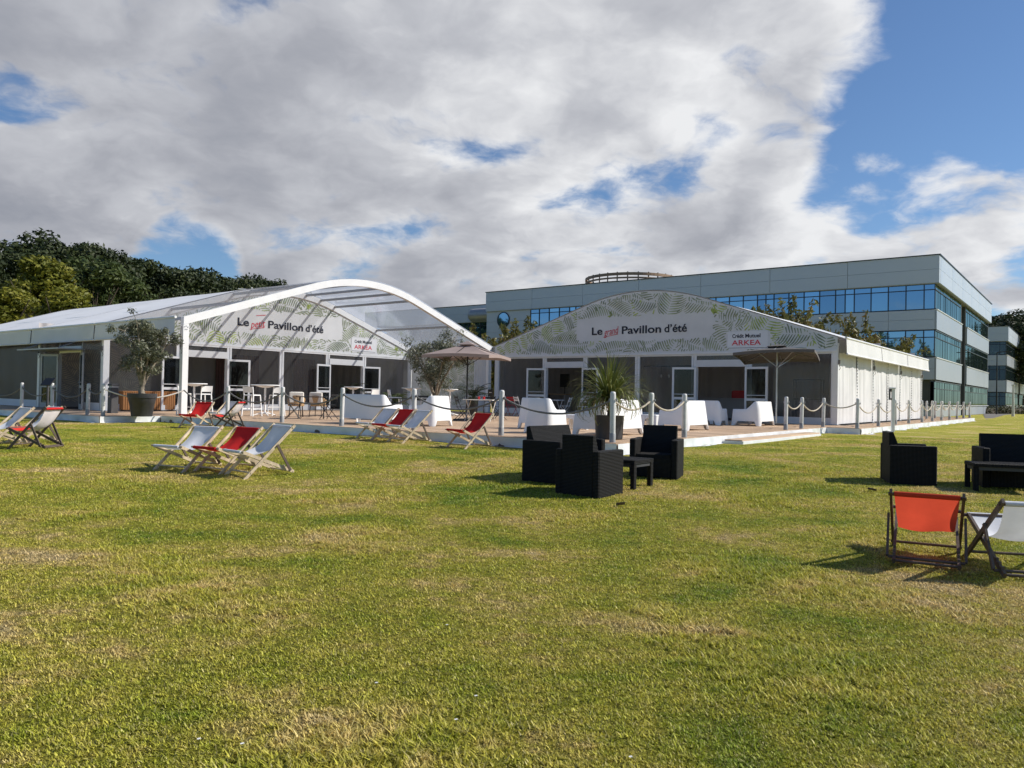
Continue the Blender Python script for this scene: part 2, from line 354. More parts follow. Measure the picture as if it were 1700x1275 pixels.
# ------------------------------------------------------------------ lawn and grass
def lawn_colour(t, blades=False):
    geo=t.new('ShaderNodeNewGeometry'); p=geo.outputs['Position']
    p2=t.vmath('MULTIPLY',p,(1,1.35,0))
    n=t.noise(p2,.42,6,.62,.4); n2=t.noise(p2,1.7,5,.6); n3=t.noise(p2,7,4,.6)
    f=t.math('ADD',t.math('MULTIPLY',n,.62),t.math('ADD',t.math('MULTIPLY',n2,.28),t.math('MULTIPLY',n3,.18)))
    c=t.ramp(t.mapr(f,.41,.67),[(0,(.140,.215,.014)),(.30,(.275,.290,.026)),(.56,(.385,.350,.052)),(.80,(.49,.385,.140)),(1,(.52,.41,.21))])
    return c,p,f
def lawn():
    xs=np.concatenate([-np.geomspace(3000,62,14),np.arange(-60,80,1.0),np.geomspace(82,3000,14)])
    ys=np.concatenate([-np.geomspace(3000,22,12),np.arange(-20,0,2.0),np.arange(0,70,.8),np.geomspace(72,3000,16)])
    X,Y=np.meshgrid(xs,ys,indexing='ij'); Z=lawn_z(X,Y)
    far=np.clip((np.hypot(X,Y)-60)/40,0,1); Z=Z*(1-far)-.04*far
    V=np.stack([X,Y,Z],-1).reshape(-1,3); ny=len(ys)
    F=[(i*ny+j,(i+1)*ny+j,(i+1)*ny+j+1,i*ny+j+1) for i in range(len(xs)-1) for j in range(ny-1)]
    me=bpy.data.meshes.new('lawn'); me.from_pydata(V.tolist(),[],F); me.polygons.foreach_set('use_smooth',[True]*len(F))
    m=bpy.data.materials.new('lawn_turf'); m.use_nodes=True; t=NT(m.node_tree); b=t.n['Principled BSDF']
    c,p,f=lawn_colour(t)
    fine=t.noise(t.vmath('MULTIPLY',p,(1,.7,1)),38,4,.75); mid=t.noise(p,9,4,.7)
    dst=t.mapr(t.vmath('LENGTH',p),6,24,.0,.42); k=t.math('ADD',t.math('ADD',t.mapr(fine,.3,.7,.20,.95),dst),t.mapr(mid,.3,.7,-.22,.22))  # turf near the camera darkened as shade in the gaps between blades
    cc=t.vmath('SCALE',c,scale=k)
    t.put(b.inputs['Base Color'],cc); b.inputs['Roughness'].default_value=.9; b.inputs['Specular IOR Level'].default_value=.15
    bp=t.new('ShaderNodeBump'); bp.inputs['Strength'].default_value=1; bp.inputs['Distance'].default_value=.05
    t.put(bp.inputs['Height'],t.math('ADD',fine,t.math('MULTIPLY',mid,.6))); t.put(b.inputs['Normal'],bp.outputs[0])
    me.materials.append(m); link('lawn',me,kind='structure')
lawn()
def grass():
    rng=np.random.default_rng(5)
    m=bpy.data.materials.new('grass_blades'); m.use_nodes=True; t=NT(m.node_tree); b=t.n['Principled BSDF']
    c,p,f=lawn_colour(t,True)
    geo=t.new('ShaderNodeNewGeometry'); r=geo.outputs['Random Per Island']
    oi=t.new('ShaderNodeObjectInfo').outputs['Random']
    k=t.math('ADD',t.mapr(r,0,1,.55,1.95),t.mapr(oi,0,1,-.2,.2))
    c=t.mix(t.mapr(t.math('FRACT',t.math('ADD',t.math('MULTIPLY',r,7.3),oi)),.72,1.0,0,.75),c,(.42,.36,.17))
    c=t.vmath('SCALE',c,scale=k)
    t.put(b.inputs['Base Color'],c); b.inputs['Roughness'].default_value=.55; b.inputs['Specular IOR Level'].default_value=.35
    tr=t.new('ShaderNodeBsdfTranslucent'); t.put(tr.inputs[0],c); mx=t.new('ShaderNodeMixShader'); mx.inputs[0].default_value=.35
    t.l.new(b.outputs[0],mx.inputs[1]); t.l.new(tr.outputs[0],mx.inputs[2]); t.l.new(mx.outputs[0],t.n['Material Output'].inputs[0])
    tufts=bpy.data.collections.new('grass_tufts')
    for k in range(10):
        vs=[];fs=[]
        lush=k>=7
        for i in range(17 if not lush else 22):
            a=rng.uniform(0,2*math.pi); r0=abs(rng.normal(0,.034)); x,y=r0*math.cos(a),r0*math.sin(a)
            h=rng.uniform(.006,.017)*(1.9 if lush else 1); w=rng.uniform(.0018,.0036)*(1.15 if lush else 1); la=rng.uniform(0,2*math.pi); lean=h*rng.uniform(.3,1.7)
            dx,dy=math.cos(la),math.sin(la); o=len(vs)
            for (tt,ww) in ((0,1),(.55,.85),(1,.15)):
                l=lean*tt**1.7; px,py,pz=x+dx*l,y+dy*l,h*tt-.003
                vs+=[(px-dy*w*ww,py+dx*w*ww,pz),(px+dy*w*ww,py-dx*w*ww,pz)]
            fs+=[(o,o+1,o+3,o+2),(o+2,o+3,o+5,o+4)]
        me=bpy.data.meshes.new('grass_tuft'); me.from_pydata(vs,[],fs); me.materials.append(m)
        tufts.objects.link(bpy.data.objects.new('grass_tuft',me))
    # positions: dense near the camera, thinning with distance
    pts=[]
    for y0,y1,d in ((2.3,4.5,1250),(4.5,7,850),(7,10,520),(10,15,280),(15,24,110)):
        hw=.74*y1+.6; n=int(d*(y1-y0)*2*hw)
        x=rng.uniform(-hw,hw,n); y=rng.uniform(y0,y1,n); keep=np.abs(x)<.72*y+.5
        pts.append(np.stack([x[keep],y[keep]],1))
    P=np.concatenate(pts)
    # keep off the deck
    ct=np.array([CT.x,CT.y]); a=(P-ct)@np.array([PX.x,PX.y]); bb=(P-ct)@np.array([UY.x,UY.y])
    on=((a<16.75)&(bb>-17.3))|((a<-.5)&(bb>-19.2))|((a<17.95)&(bb>-2.9))|((a<17.1)&(bb>-12.4)&(bb<-4.4))
    P=P[~on]; Z=lawn_z(P[:,0],P[:,1]); n=len(P)
    me=bpy.data.meshes.new('grass'); me.from_pydata(np.column_stack([P,Z]).tolist(),[],[])
    sc=rng.uniform(.7,1.35,n)*np.where(P[:,1]>9,1.25,1); lushn=np.sin(P[:,0]*1.9+1.3*np.sin(P[:,1]*1.1))*np.sin(P[:,1]*1.6+P[:,0]*.5)
    idx=np.where(lushn+rng.normal(0,.25,n)>.72,rng.integers(7,10,n),rng.integers(0,7,n))
    for nm,ty,v in (('tuft_scale','FLOAT',sc),('tuft_turn','FLOAT',rng.uniform(0,6.28,n)),('tuft_kind','INT',idx)):
        at=me.attributes.new(nm,ty,'POINT'); at.data.foreach_set('value',v.astype(np.float32 if ty=='FLOAT' else np.int32))
    me.materials.append(m)
    o=link('grass',me,kind='stuff')
    ng=bpy.data.node_groups.new('scatter_grass','GeometryNodeTree')
    ng.interface.new_socket('Geometry',in_out='INPUT',socket_type='NodeSocketGeometry'); ng.interface.new_socket('Geometry',in_out='OUTPUT',socket_type='NodeSocketGeometry')
    N=ng.nodes; L=ng.links
    gi=N.new('NodeGroupInput'); go=N.new('NodeGroupOutput'); ip=N.new('GeometryNodeInstanceOnPoints'); ci=N.new('GeometryNodeCollectionInfo')
    ci.inputs['Collection'].default_value=tufts; ci.inputs['Separate Children'].default_value=True; ci.inputs['Reset Children'].default_value=True
    def attr(nm,ty):
        q=N.new('GeometryNodeInputNamedAttribute'); q.data_type=ty; q.inputs['Name'].default_value=nm; return q.outputs['Attribute']
    cx=N.new('ShaderNodeCombineXYZ'); L.new(attr('tuft_turn','FLOAT'),cx.inputs[2])
    L.new(gi.outputs[0],ip.inputs['Points']); L.new(ci.outputs[0],ip.inputs['Instance']); ip.inputs['Pick Instance'].default_value=True
    L.new(attr('tuft_kind','INT'),ip.inputs['Instance Index']); L.new(cx.outputs[0],ip.inputs['Rotation']); L.new(attr('tuft_scale','FLOAT'),ip.inputs['Scale'])
    L.new(ip.outputs[0],go.inputs[0])
    md=o.modifiers.new('scatter','NODES'); md.node_group=ng
grass()
def path():
    q=[(1637,697.5),(1668,688.6),(1702,685.2),(1702,683.2),(1655,682.6),(1632,688)]
    P=[on_z(x,y,-.005) for x,y in q]
    mb=MB(); n=len(P); vs=[(p.x,p.y,-.005) for p in P]+[(p.x,p.y,-.25) for p in P]
    mb.add(vs,[tuple(range(n))]+[(i,(i+1)%n,n+(i+1)%n,n+i) for i in range(n)]); mb.obj('path',tarmac,kind='structure')
path()
# ------------------------------------------------------------------ deck
def boards(mb, x0, x1, y0, y1, along_x=True, pitch=.145, seed=1, z=DECK):
    r=random.Random(seed); a=y0 if along_x else x0; end=y1 if along_x else x1
    while a<end-.02:
        b=min(a+pitch-.007,end); s=(x0 if along_x else y0); se=(x1 if along_x else y1); c=s-r.uniform(0,3)
        while c<se:
            e=min(c+4,se); s0=max(c,s)+.002
            if e-s0>.05:
                dz=r.uniform(-.003,.002)
                if along_x: mb.box(s0,e-.002,a,b,z-.03,z+dz)
                else: mb.box(a,b,s0,e-.002,z-.03,z+dz)
            c+=4
        a+=pitch
def deck():
    base=MB()
    base.box(-.55,16.4,-16.95,-.02,-.1,.165).box(-24,-.6,-18.85,-16.46,-.1,.165).box(16.3,17.5,-2.55,27,-.1,.1655).box(9,16.28,17.3,27,-.1,.1652)
    base.box(0,16.28,0,17.28,-.1,.17).box(-23,-.56,-16.44,0,-.1,.17)
    d=base.obj('deck',darkwood,kind='structure',loc=CT,rz=TH)
    mb=MB(); boards(mb,-.5,16.38,-16.93,.0,True,seed=3); boards(mb,-5.75,-.52,-16.4,-.1,True,seed=4); boards(mb,-24,-.6,-18.83,-16.43,True,seed=5)
    boards(mb,16.4,17.48,-2.5,27,True,seed=6); boards(mb,9,16.38,17.32,27,True,seed=7)
    mb.obj('deck_board',deckwood,d,kind='stuff')
    c=MB(); c.box(.02,16.18,.02,17.2,.172,.192).box(-22.9,-5.77,-16.38,-.1,.172,.192); c.obj('tent_carpet',carpet,d)
    def skirt(a,b,nrm,seed,drop=.24,out=.10):
        a=Vector((*a,0)); b=Vector((*b,0)); n=Vector((*nrm,0)); L=(b-a).length; nu=max(8,int(L*9)); r=random.Random(seed)
        ph=[r.uniform(0,6) for _ in range(8)]
        def fn(u,v):
            p=a.lerp(b,u); s=u*L
            w=.018*math.sin(s*5.1+ph[0]+v*2)+.014*math.sin(s*11.3+ph[1]-v*3)+.02*math.sin(s*1.7+ph[2])+.012*math.sin(s*23+ph[3]+v*5)
            W2=CT+PX*p.x+UY*p.y; gz=float(lawn_z(W2.x,W2.y))
            z=DECK-.012+(gz-.01-DECK)*min(1,v/.8); o=.02+w*v*1.2
            if v>.8: o+=out*(v-.8)/.2*(1+.8*math.sin(s*2.3+ph[4])); z=gz+.006+.012*abs(math.sin(s*7+ph[5]))*(1-v)*5
            return p+n*o+Vector((0,0,z))
        MB().grid(fn,nu,10).obj('deck_skirt',tarp,d,smooth=60)
    skirt((-.5,-16.95),(16.42,-16.95),(0,-1),1); skirt((16.42,-16.95),(16.42,-2.58),(1,0),2)
    skirt((16.42,-2.58),(17.52,-2.58),(0,-1),3); skirt((17.52,-2.58),(17.52,27),(1,0),4,out=.16)
    skirt((-24,-18.87),(-.55,-18.87),(0,-1),5); skirt((-.55,-18.87),(-.55,-16.97),(1,0),6)
    st=MB(); st.bbox(16.47,16.98,-11.8,-5.2,-.12,.075,.006); so=st.obj('step',tarp,d)
    sb=MB(); boards(sb,16.5,16.96,-11.77,-5.23,False,.15,9,z=.108); sb.obj('step_board',deckwood,so,kind='stuff')
deck()
# ------------------------------------------------------------------ marquees
TW=16.2
def prof(x):
    d=abs(x-TW/2); return 5.72-.0578*d*d if d<2.9 else 5.234-.335*(d-2.9)
def leaf_print(inside, x0,x1,z0,z1, n, seed, s=1.0):
    """a printed pattern of tropical leaves: every leaf is a midrib with curved stripes, nearer leaves cover farther ones"""
    r=random.Random(seed); mb=MB(); occ=set(); C=.06
    for k in range(n):
        bx,bz=r.uniform(x0-.4,x1+.4),r.uniform(z0-.3,z1+.2); an=r.uniform(0,2*math.pi); L=r.uniform(.85,1.5)*s; wd=L*r.uniform(.29,.38); bend=r.uniform(-.5,.5)
        ca,sa=math.cos(an),math.sin(an); mi=0 if r.random()<.62 else (2 if r.random()<.7 else 1)
        def W(t,o):                      # leaf coordinates -> panel
            px,py=t*L,o+bend*t*t*L*.35; return bx+ca*px-sa*py,bz+sa*px+ca*py
        mine=set()
        def free(p): return (int(p[0]/C),int(p[1]/C)) not in occ and inside(*p)
        step=.068*s/L; t=.06
        while t<.97:
            w=wd*(math.sin(math.pi*min(1,t**.75)))**.8
            for sd in (-1,1):
                pts=[]
                for q in range(6):
                    v=q/5; o=sd*(.022+w*v); tt=t+.62*w/L*(v**1.7)+.012*math.sin(v*6)
                    pts.append(W(tt,o))
                wdt=[.0135*s*(1.25-abs(q/5-.45)*1.6) for q in range(6)]
                for q in range(5):
                    a,b=pts[q],pts[q+1]
                    if free(a) and free(b):
                        dx,dz=b[0]-a[0],b[1]-a[1]; l=math.hypot(dx,dz) or 1; nx,nz=-dz/l,dx/l
                        mb.add([(a[0]+nx*wdt[q],0,a[1]+nz*wdt[q]),(b[0]+nx*wdt[q+1],0,b[1]+nz*wdt[q+1]),(b[0]-nx*wdt[q+1],0,b[1]-nz*wdt[q+1]),(a[0]-nx*wdt[q],0,a[1]-nz*wdt[q])],[(0,1,2,3)],mi)
                    mine.add((int(b[0]/C),int(b[1]/C))); mine.add((int(a[0]/C),int(a[1]/C)))
                    mm=((a[0]+b[0])/2,(a[1]+b[1])/2); mine.add((int(mm[0]/C),int(mm[1]/C)))
            for vv in np.linspace(-1,1,int(2*w/C*1.6)+2):
                p=W(t+.55*abs(vv)**1.7*w/L,vv*w); mine.add((int(p[0]/C),int(p[1]/C)))
            t+=step
        if r.random()<.16:              # a bright green heart where the stalk meets the blade
            for q in range(5):
                a=an+r.uniform(-1.1,1.1); p=(bx,bz); e=(bx+math.cos(a)*.16*s,bz+math.sin(a)*.16*s)
                if free(p) and free(e):
                    nx,nz=-math.sin(a)*.025*s,math.cos(a)*.025*s; mb.add([(p[0],0,p[1]),(p[0]+nx+math.cos(a)*.08*s,0,p[1]+nz+math.sin(a)*.08*s),(e[0],0,e[1]),(p[0]-nx+math.cos(a)*.08*s,0,p[1]-nz+math.sin(a)*.08*s)],[(0,1,2,3)],1)
        occ|=mine
    return mb
def text_mesh(txt, x0, z0, width, size, bold=0, shear=0, turn=0):
    cu=bpy.data.curves.new('lettering','FONT'); cu.body=txt; cu.size=size; cu.offset=bold; cu.shear=shear; cu.resolution_u=4
    ob=bpy.data.objects.new('lettering',cu); COL.objects.link(ob); bpy.context.view_layer.update()
    me=bpy.data.meshes.new_from_object(ob.evaluated_get(bpy.context.evaluated_depsgraph_get())); bpy.data.objects.remove(ob); bpy.data.curves.remove(cu)
    co=np.array([v.co[:] for v in me.vertices]); k=width/(co[:,0].max()-co[:,0].min()) if width else 1; co[:,0]=(co[:,0]-co[:,0].min())*k
    X=co[:,0]*math.cos(turn)-co[:,1]*math.sin(turn); Z=co[:,0]*math.sin(turn)+co[:,1]*math.cos(turn)
    out=np.column_stack([X+x0,np.zeros(len(co)),Z+z0]); me.vertices.foreach_set('co',out.astype(np.float32).ravel()); return me
def put_text(name, parent, y, m, *a, **k):
    me=text_mesh(*a,**k); me.materials.clear(); me.materials.append(m); o=link(name,me,parent); o.location=(0,y,0); return o

def door_leaf(parent, hinge, w, z0, z1, ang, mirror, left=False, m=alu):
    """glazed leaf: frame, two panes, a push bar; swings about its hinge"""
    d=MB(); f=.085; zr=z0+.86
    d.box(0,f,-.025,.025,z0,z1).box(w-f,w,-.025,.025,z0,z1).box(f,w-f,-.025,.025,z1-f,z1).box(f,w-f,-.025,.025,z0,z0+.2).box(f,w-f,-.025,.025,zr-.05,zr+.05)
    o=d.obj('door',m,parent); o.location=hinge; o.rotation_euler=(0,0,ang)
    if mirror: o.scale=(-1,1,1)
    MB().box(f,w-f,-.006,.006,z0+.2,zr-.05).box(f,w-f,-.006,.006,zr+.05,z1-f).obj('pane',door_glass,o)
    MB().tube([(f*.5,-.06,zr+.17),(w-f*.5,-.06,zr+.17)],.014).tube([(f*.5,-.02,zr+.17),(f*.5,-.06,zr+.17)],.012).tube([(w-f*.5,-.02,zr+.17),(w-f*.5,-.06,zr+.17)],.012).obj('handle',m,o)
    MB().box(.0,.03,.025,.05,z1-.25,z1-.13).box(0,.03,.025,.05,z0+.2,z0+.32).obj('hinge',alug,o)

BOLT=MB().lathe([(.018,0),(.018,.012)],6).mesh('bolt',alug)
def tent(label, origin, rz, frames, porch, word, seed, left_side, right_side):
    t=thing('marquee_tent',label,'marquee',origin,rz)
    yg=frames[1] if porch else 0.0; yend=frames[-1]
    # --- arch beams, columns
    N=44; xs=[TW*i/N for i in range(N+1)]
    for k,y in enumerate(frames):
        hb=.27; b=MB(); vs=[]; yw=.09
        front=(k==0)
        for x in xs:
            z=prof(x)-.02; vs+=[(x,y-yw,z),(x,y+yw,z),(x,y+yw,z-hb),(x,y-yw,z-hb)]
        fs=[(4*i+a,4*i+(a+1)%4,4*i+4+(a+1)%4,4*i+4+a) for i in range(N) for a in range(4)]+[(3,2,1,0),(4*N,4*N+1,4*N+2,4*N+3)]
        if porch or k not in (0,): b.add(vs,fs).obj('arch_beam',alu,t,smooth=40)
        for sx in (0,1):
            x0=-.02 if sx==0 else TW-.20
            c=MB().bbox(x0,x0+.22,y-.085,y+.085,.22,prof(.1)-.27,.012).obj('column',alu,t)
            MB().box(x0-.05,x0+.27,y-.14,y+.14,.201,.222).obj('base_plate',alug,c)
            if k<2:
                for dx,dz in ((.05,-.12),(.11,-.09),(.17,-.12),(.08,-.2),(.14,-.2)):
                    bo=link('bolt',BOLT,c); bo.location=(x0+dx,y-.086,prof(.1)-.27+dz); bo.rotation_euler=(rad(90),0,0)
            xo=-.06 if sx==0 else TW+.06
            MB().tube([(xo,y-.05,3.15),(xo-.02,y-.06,2.75),(xo,y-.05,2.4)],.013,6).box(xo-.03,xo+.03,y-.10,y-.03,2.46,2.62).tube([(xo,y-.06,2.4),(xo+.04,y-.07,2.32),(xo,y-.08,2.24)],.01,6).obj('tension_strap',roped if sx else darkm,c)
    # --- roof skins, one per bay
    for k in range(len(frames)-1):
        y0,y1=frames[k]+(-.12 if k==0 else .03),frames[k+1]-(.0 if k<len(frames)-2 else -.12)
        clear=porch and k==0
        def fn(u,v):
            x=-.30+(TW+.60)*u; s=math.sin(math.pi*v); zz=prof(x)+.015-(.05*s*(abs(x-TW/2)>2.6)+.02*s)
            return (x,y0+(y1-y0)*v,zz)
        MB().grid(fn,60,8).obj('roof_panel',pvc_roof if clear else roofpvc,t,smooth=50)
        MB().grid(lambda u,v:(-.30+(TW+.60)*u,y1-.03+.06*v,prof(-.30+(TW+.60)*u)+.035),60,1).obj('roof_seam',alu,t,smooth=50)
        # purlins
        pl=[TW/2-5.5,TW/2-2.75,TW/2-1.9,TW/2-1.05,TW/2,TW/2+1.05,TW/2+1.9,TW/2+2.75,TW/2+5.5,.16,TW-.16]
        for x in (pl if k==0 or not porch else pl[::4]):
            z=prof(x)-.10; MB().box(x-.032,x+.032,frames[k]+.092,frames[k+1]-.092,z-.05,z+.05).obj('purlin',alug if clear else alu,t)
        # valance along both eaves
        for sx in (0,1):
            xe=-.31 if sx==0 else TW+.31; sg=-1 if sx==0 else 1; ph=seed+k*2+sx
            def vf(u,v):
                return (xe+sg*(.03*v+.012*math.sin(u*9+ph)*v),y0+.02+(y1-y0-.05)*u,prof(0)-.09-.56*v)
            va=MB().grid(vf,24,4).obj('eave_valance',canvas,t,smooth=60)
            MB().tube([(xe+sg*.035,y0+.02,prof(0)-.66),(xe+sg*.035,y1-.03,prof(0)-.66)],.035,8).obj('valance_hem',canvas,va,smooth=50)
            MB().tube([(xe-sg*.01,y0,prof(0)-.06),(xe-sg*.01,y1,prof(0)-.06)],.045,8).obj('gutter_rail',alu,va,smooth=50)
    # --- printed gable
    sgn=[(4.85,11.35,3.60,4.62),(11.95,13.68,3.10,3.82)]
    top=lambda x: prof(min(max(x,0),TW))-(.28 if porch else .03)
    yf=yg-.10 if not porch else yg-.03
    def gf(u,v):
        x=.0+TW*u; zt=max(top(x),3.04); return (x,yf+.006*math.sin(x*6+seed)*math.sin(v*3.1),3.0+(zt-3.0)*v)
    gp=MB().grid(gf,96,6).obj('gable_panel',canvas,t,smooth=50)
    MB().box(.05,TW-.05,yf-.03,yf+.03,2.93,3.0).obj('gable_hem',alu,gp)
    inside=lambda x,z: .06<x<TW-.06 and 3.03<z<top(x)-.05 and not any(a<x<b and c<z<d and not (min(x-a,b-x)<.22 and min(z-c,d-z)<.22 and math.hypot(.22-min(x-a,b-x),.22-min(z-c,d-z))>.22) for a,b,c,d in sgn)
    lp=leaf_print(inside,0,TW,3.0,5.7,900,seed,1.6).obj('leaf_print',[leafink,leafink2,leafink3],gp); lp.location=(0,yf-.014,0); lp['kind']='stuff'
    # sign lettering
    put_text('lettering',gp,yf-.016,inkd,'Le',5.60,3.88,.56,.47,.010)
    put_text('lettering',gp,yf-.016,inkr,word,6.24,3.81,.78,.44,.0,.35,rad(9))
    put_text('lettering',gp,yf-.016,inkd,'Pavillon',7.14,3.88,1.90,.47,.010); put_text('lettering',gp,yf-.016,inkd,'d’été',9.19,3.88,1.03,.47,.010)
    MB().add([(6.2,0,3.74),(6.95,0,3.87),(6.95,0,3.90),(6.2,0,3.755)],[(0,1,2,3)]).obj('sign_underline',inkr,gp,loc=(0,yf-.016,0))
    if word=='petit': MB().add([(6.5,0,4.36),(7.0,0,4.43),(7.0,0,4.455),(6.5,0,4.38)],[(0,1,2,3)]).obj('sign_underline',inkr,gp,loc=(0,yf-.016,0))
    lb=MB().add([(11.98,0,3.08),(13.62,0,3.08),(13.62,0,3.80),(11.98,0,3.80)],[(0,1,2,3)]).obj('logo_panel',signm,gp,loc=(0,yf-.013,0))
    put_text('lettering',lb,-.004,inkd,'Crédit',12.18,3.55,.47,.21,.006); put_text('lettering',lb,-.004,inkd,'Mutuel',12.71,3.55,.61,.21,.006)
    put_text('lettering',lb,-.004,inkr,'ARKEA',12.16,3.25,1.18,.29,.004)
    MB().box(12.02,13.58,-.005,-.003,3.135,3.15).obj('sign_underline',inkd,lb)
    # --- glazed front
    posts=[2.98,5.24,7.90,10.53,12.85]
    for x in posts+[.12,TW-.12]:
        MB().box(x-.11,x-.03,yg-.05,yg+.05,.2,2.96).box(x+.03,x+.11,yg-.05,yg+.05,.2,2.96).box(x-.03,x+.03,yg-.02,yg+.02,.2,2.96).obj('front_post',alu,t)
    MB().box(.2,TW-.2,yg-.045,yg+.045,2.86,2.93).obj('head_rail',alu,t)
    panes=[(.23,2.87,.46),(5.35,7.79,.46),(8.01,10.42,.46),(12.96,TW-.23,.46)]
    for a,b,z in panes:
        MB().grid(lambda u,v:(a+(b-a)*u,yg+.012*math.sin(u*7+a),z+(2.86-z)*v),14,6).obj('window_panel',pvc_clear,t,smooth=60)
        MB().box(a,b,yg-.03,yg+.03,.2,.46).obj('kick_panel',canvas,t)
    for a,b in ((3.09,5.13),(10.64,12.74)):
        MB().box(a,b,yg-.004,yg+.004,2.68,2.86).obj('window_panel',pvc_clear,t)
        MB().box(a-.02,b+.02,yg-.09,yg+.06,2.40,2.68).obj('door_header',canvas,t)
        MB().box(a,b,yg-.08,yg+.08,.2,.225).obj('threshold',alug,t)
        MB().box(a,a+.05,yg-.04,yg+.04,.225,2.40).box(b-.05,b,yg-.04,yg+.04,.225,2.40).obj('door_jamb',alu,t)
        door_leaf(t,(a+.02,yg-.10,0),1.0,.23,2.38,rad(12),True)
        door_leaf(t,(b-.02,yg-.10,0),1.0,.23,2.38,rad(-12),False)
    # --- side walls
    for sx,spec in ((0,left_side),(1,right_side)):
        xw=.03 if sx==0 else TW-.03; sg=-1 if sx==0 else 1
        for k in range(len(frames)-1):
            kind=spec[k]; y0,y1=frames[k]+.1,frames[k+1]-.1
            if kind=='open': continue
            if kind in('canvas','print'):
                ym=(y0+y1)/2
                for a,b in ((y0,ym-.01),(ym+.01,y1)):
                    ph=a*1.7+seed
                    def wf(u,v):
                        y=a+(b-a)*u; e=math.sin(math.pi*min(1,v*1.02))
                        o=.02+.030*math.sin(y*4.1+ph)*(.4+.6*v)+.018*math.sin(y*10.5+ph*2+v*1.5)+.010*math.sin(y*23+v*4)
                        return (xw+sg*o*(.5+.5*e),y,.24+(2.92+.02*abs(math.sin(y*9))-.24)*v)
                    w=MB().grid(wf,44,14).obj('side_wall',canvas,t,smooth=70)
                    if kind=='canvas':
                        la=MB(); z=.3
                        while z<2.9: la.box(xw+sg*.055-.012,xw+sg*.055+.012,b-.035+.02*math.sin(z*9),b+.0+.03*math.sin(z*9),z,z+.055); z+=.125
                        la.obj('lacing',alug,w)
                MB().box(xw-.02,xw+.02,y0,y1,2.9,3.4).obj('wall_head',alug if kind=='canvas' else alu,t)
                if kind=='print':
                    lp=leaf_print(lambda x,z:y0+.1<x<y1-.7 and .5<z<2.85,y0,y1,.4,2.9,260,seed+9,1.4).obj('leaf_print',[leafink,leafink2,leafink3],t)
                    lp.rotation_euler=(0,0,rad(90)); lp.location=(xw-.075,0,0); lp['kind']='stuff'
                    c=MB().grid(lambda u,v:(xw-.12+.05*math.sin(u*30),y0+.0+.75*u,.22+2.75*v),30,4).obj('curtain',canvas,t,smooth=70)
            if kind=='clear' or kind=='door':
                segs=[(y0,y1)] if kind=='clear' else [(y0,9.8),(11.35,y1)] if False else [(y0,y0+1.55),(y0+3.55,y1)]
                for a,b in segs:
                    MB().grid(lambda u,v:(xw+sg*(.02*math.sin(u*8+a)+.01*math.sin(u*21)*(1-v)),a+(b-a)*u,.5+2.45*v),20,6).obj('window_panel',pvc_side,t,smooth=70)
                    MB().grid(lambda u,v:(xw+sg*(.02+.012*math.sin(u*15+a)),a+(b-a)*u,.21+.29*v),20,2).obj('kick_panel',canvas,t,smooth=70)
                    for yy in (a,b): MB().box(xw-.04,xw+.04,yy-.04,yy+.04,.2,3.0).obj('wall_post',alug,t)
                MB().box(xw-.03,xw+.03,y0,y1,2.95,3.35).obj('wall_head',alug,t)
                if kind=='door':
                    a,b=y0+1.6,y0+3.5
                    MB().box(xw-.06,xw+.06,a,b,2.42,2.68).obj('door_header',tarp,t)
                    MB().box(xw-.004,xw+.004,a,b,2.68,2.95).obj('window_panel',pvc_side,t)
                    cp=MB().box(xw-1.05,xw-.07,a-.35,b+1.5,2.50,2.545).obj('door_canopy',alug,t)
                    MB().tube([(xw-.9,a,2.55),(xw-.06,a,2.9)],.015).tube([(xw-.9,b+1.3,2.55),(xw-.06,b+1.3,2.9)],.015).obj('canopy_stay',alug,cp)
                    for hy,an,mr in ((a,rad(-90-18),False),(b,rad(90+18),False)):
                        e=Vector((xw-.08,hy,0)); door_leaf(t,e,.95,.23,2.38,an if not mr else an,mr,m=alug)
    # --- far gable, curtain, and liners added to darken the view through the glazing
    for xl in ((TW-.35,) if porch else (.3,TW-.35)):
        MB().grid(lambda u,v:(xl+.02*math.sin(u*170),yg+.2+(yend-yg-.4)*u,.2+2.9*v),200,2).obj('lining_curtain',innerwall,t,smooth=70)
    MB().grid(lambda u,v:(.3+(TW-.6)*u,yend-.25+.03*math.sin(u*150),.2+3.6*v),200,2).obj('lining_curtain',innerwall,t,smooth=70)
    MB().grid(lambda u,v:(TW*u,yend+.02,.2+(prof(TW*u)-.25)*v),60,4).obj('back_gable',canvas,t,smooth=50)
    yb=yg+(6.5 if porch else 8.5)
    lw=MB().grid(lambda u,v:(.3+(TW-.6)*u,yb+.05*math.sin(u*150+2*math.sin(u*31))+.04*math.sin(u*61),.2+3.6*v),240,2).obj('lining_curtain',innerwall,t,smooth=70)
    if porch:
        lp=leaf_print(lambda x,z:.5<x<5.2 and .4<z<3.2,0.4,5.4,.4,3.2,260,seed+31,1.4).obj('leaf_print',[innerpale]*3,t); lp.location=(0,yb-.11,0); lp['kind']='stuff'
        bw=MB()
        for i in range(16): bw.box(8.6+i*.16,8.74+i*.16,yb-.12,yb-.09,.2,2.9)
        bw.obj('inner_boards',innerpink,t,kind='stuff')
        bw=MB()
        for i in range(9): bw.box(13.4+i*.16,13.54+i*.16,yb-.12,yb-.09,.2,2.9)
        bw.obj('inner_boards',innerpink,t,kind='stuff')
    return t
grand=tent('large white marquee with glazed front, its leaf-print gable reading Le grand Pavillon d’été',cw(-.08,0,0),TH,[0,5.66,11.32,17.0],False,'grand',11,['canvas']*3,['canvas']*3)
petit=tent('white marquee with an open clear-roofed arch porch, sign reading Le petit Pavillon d’été',cw(-.3,-16.42,0),TH+rad(90),[0,5.5,11.1,16.7,22.3],True,'petit',23,['open','door','clear','clear'],['print','canvas','canvas','canvas'])
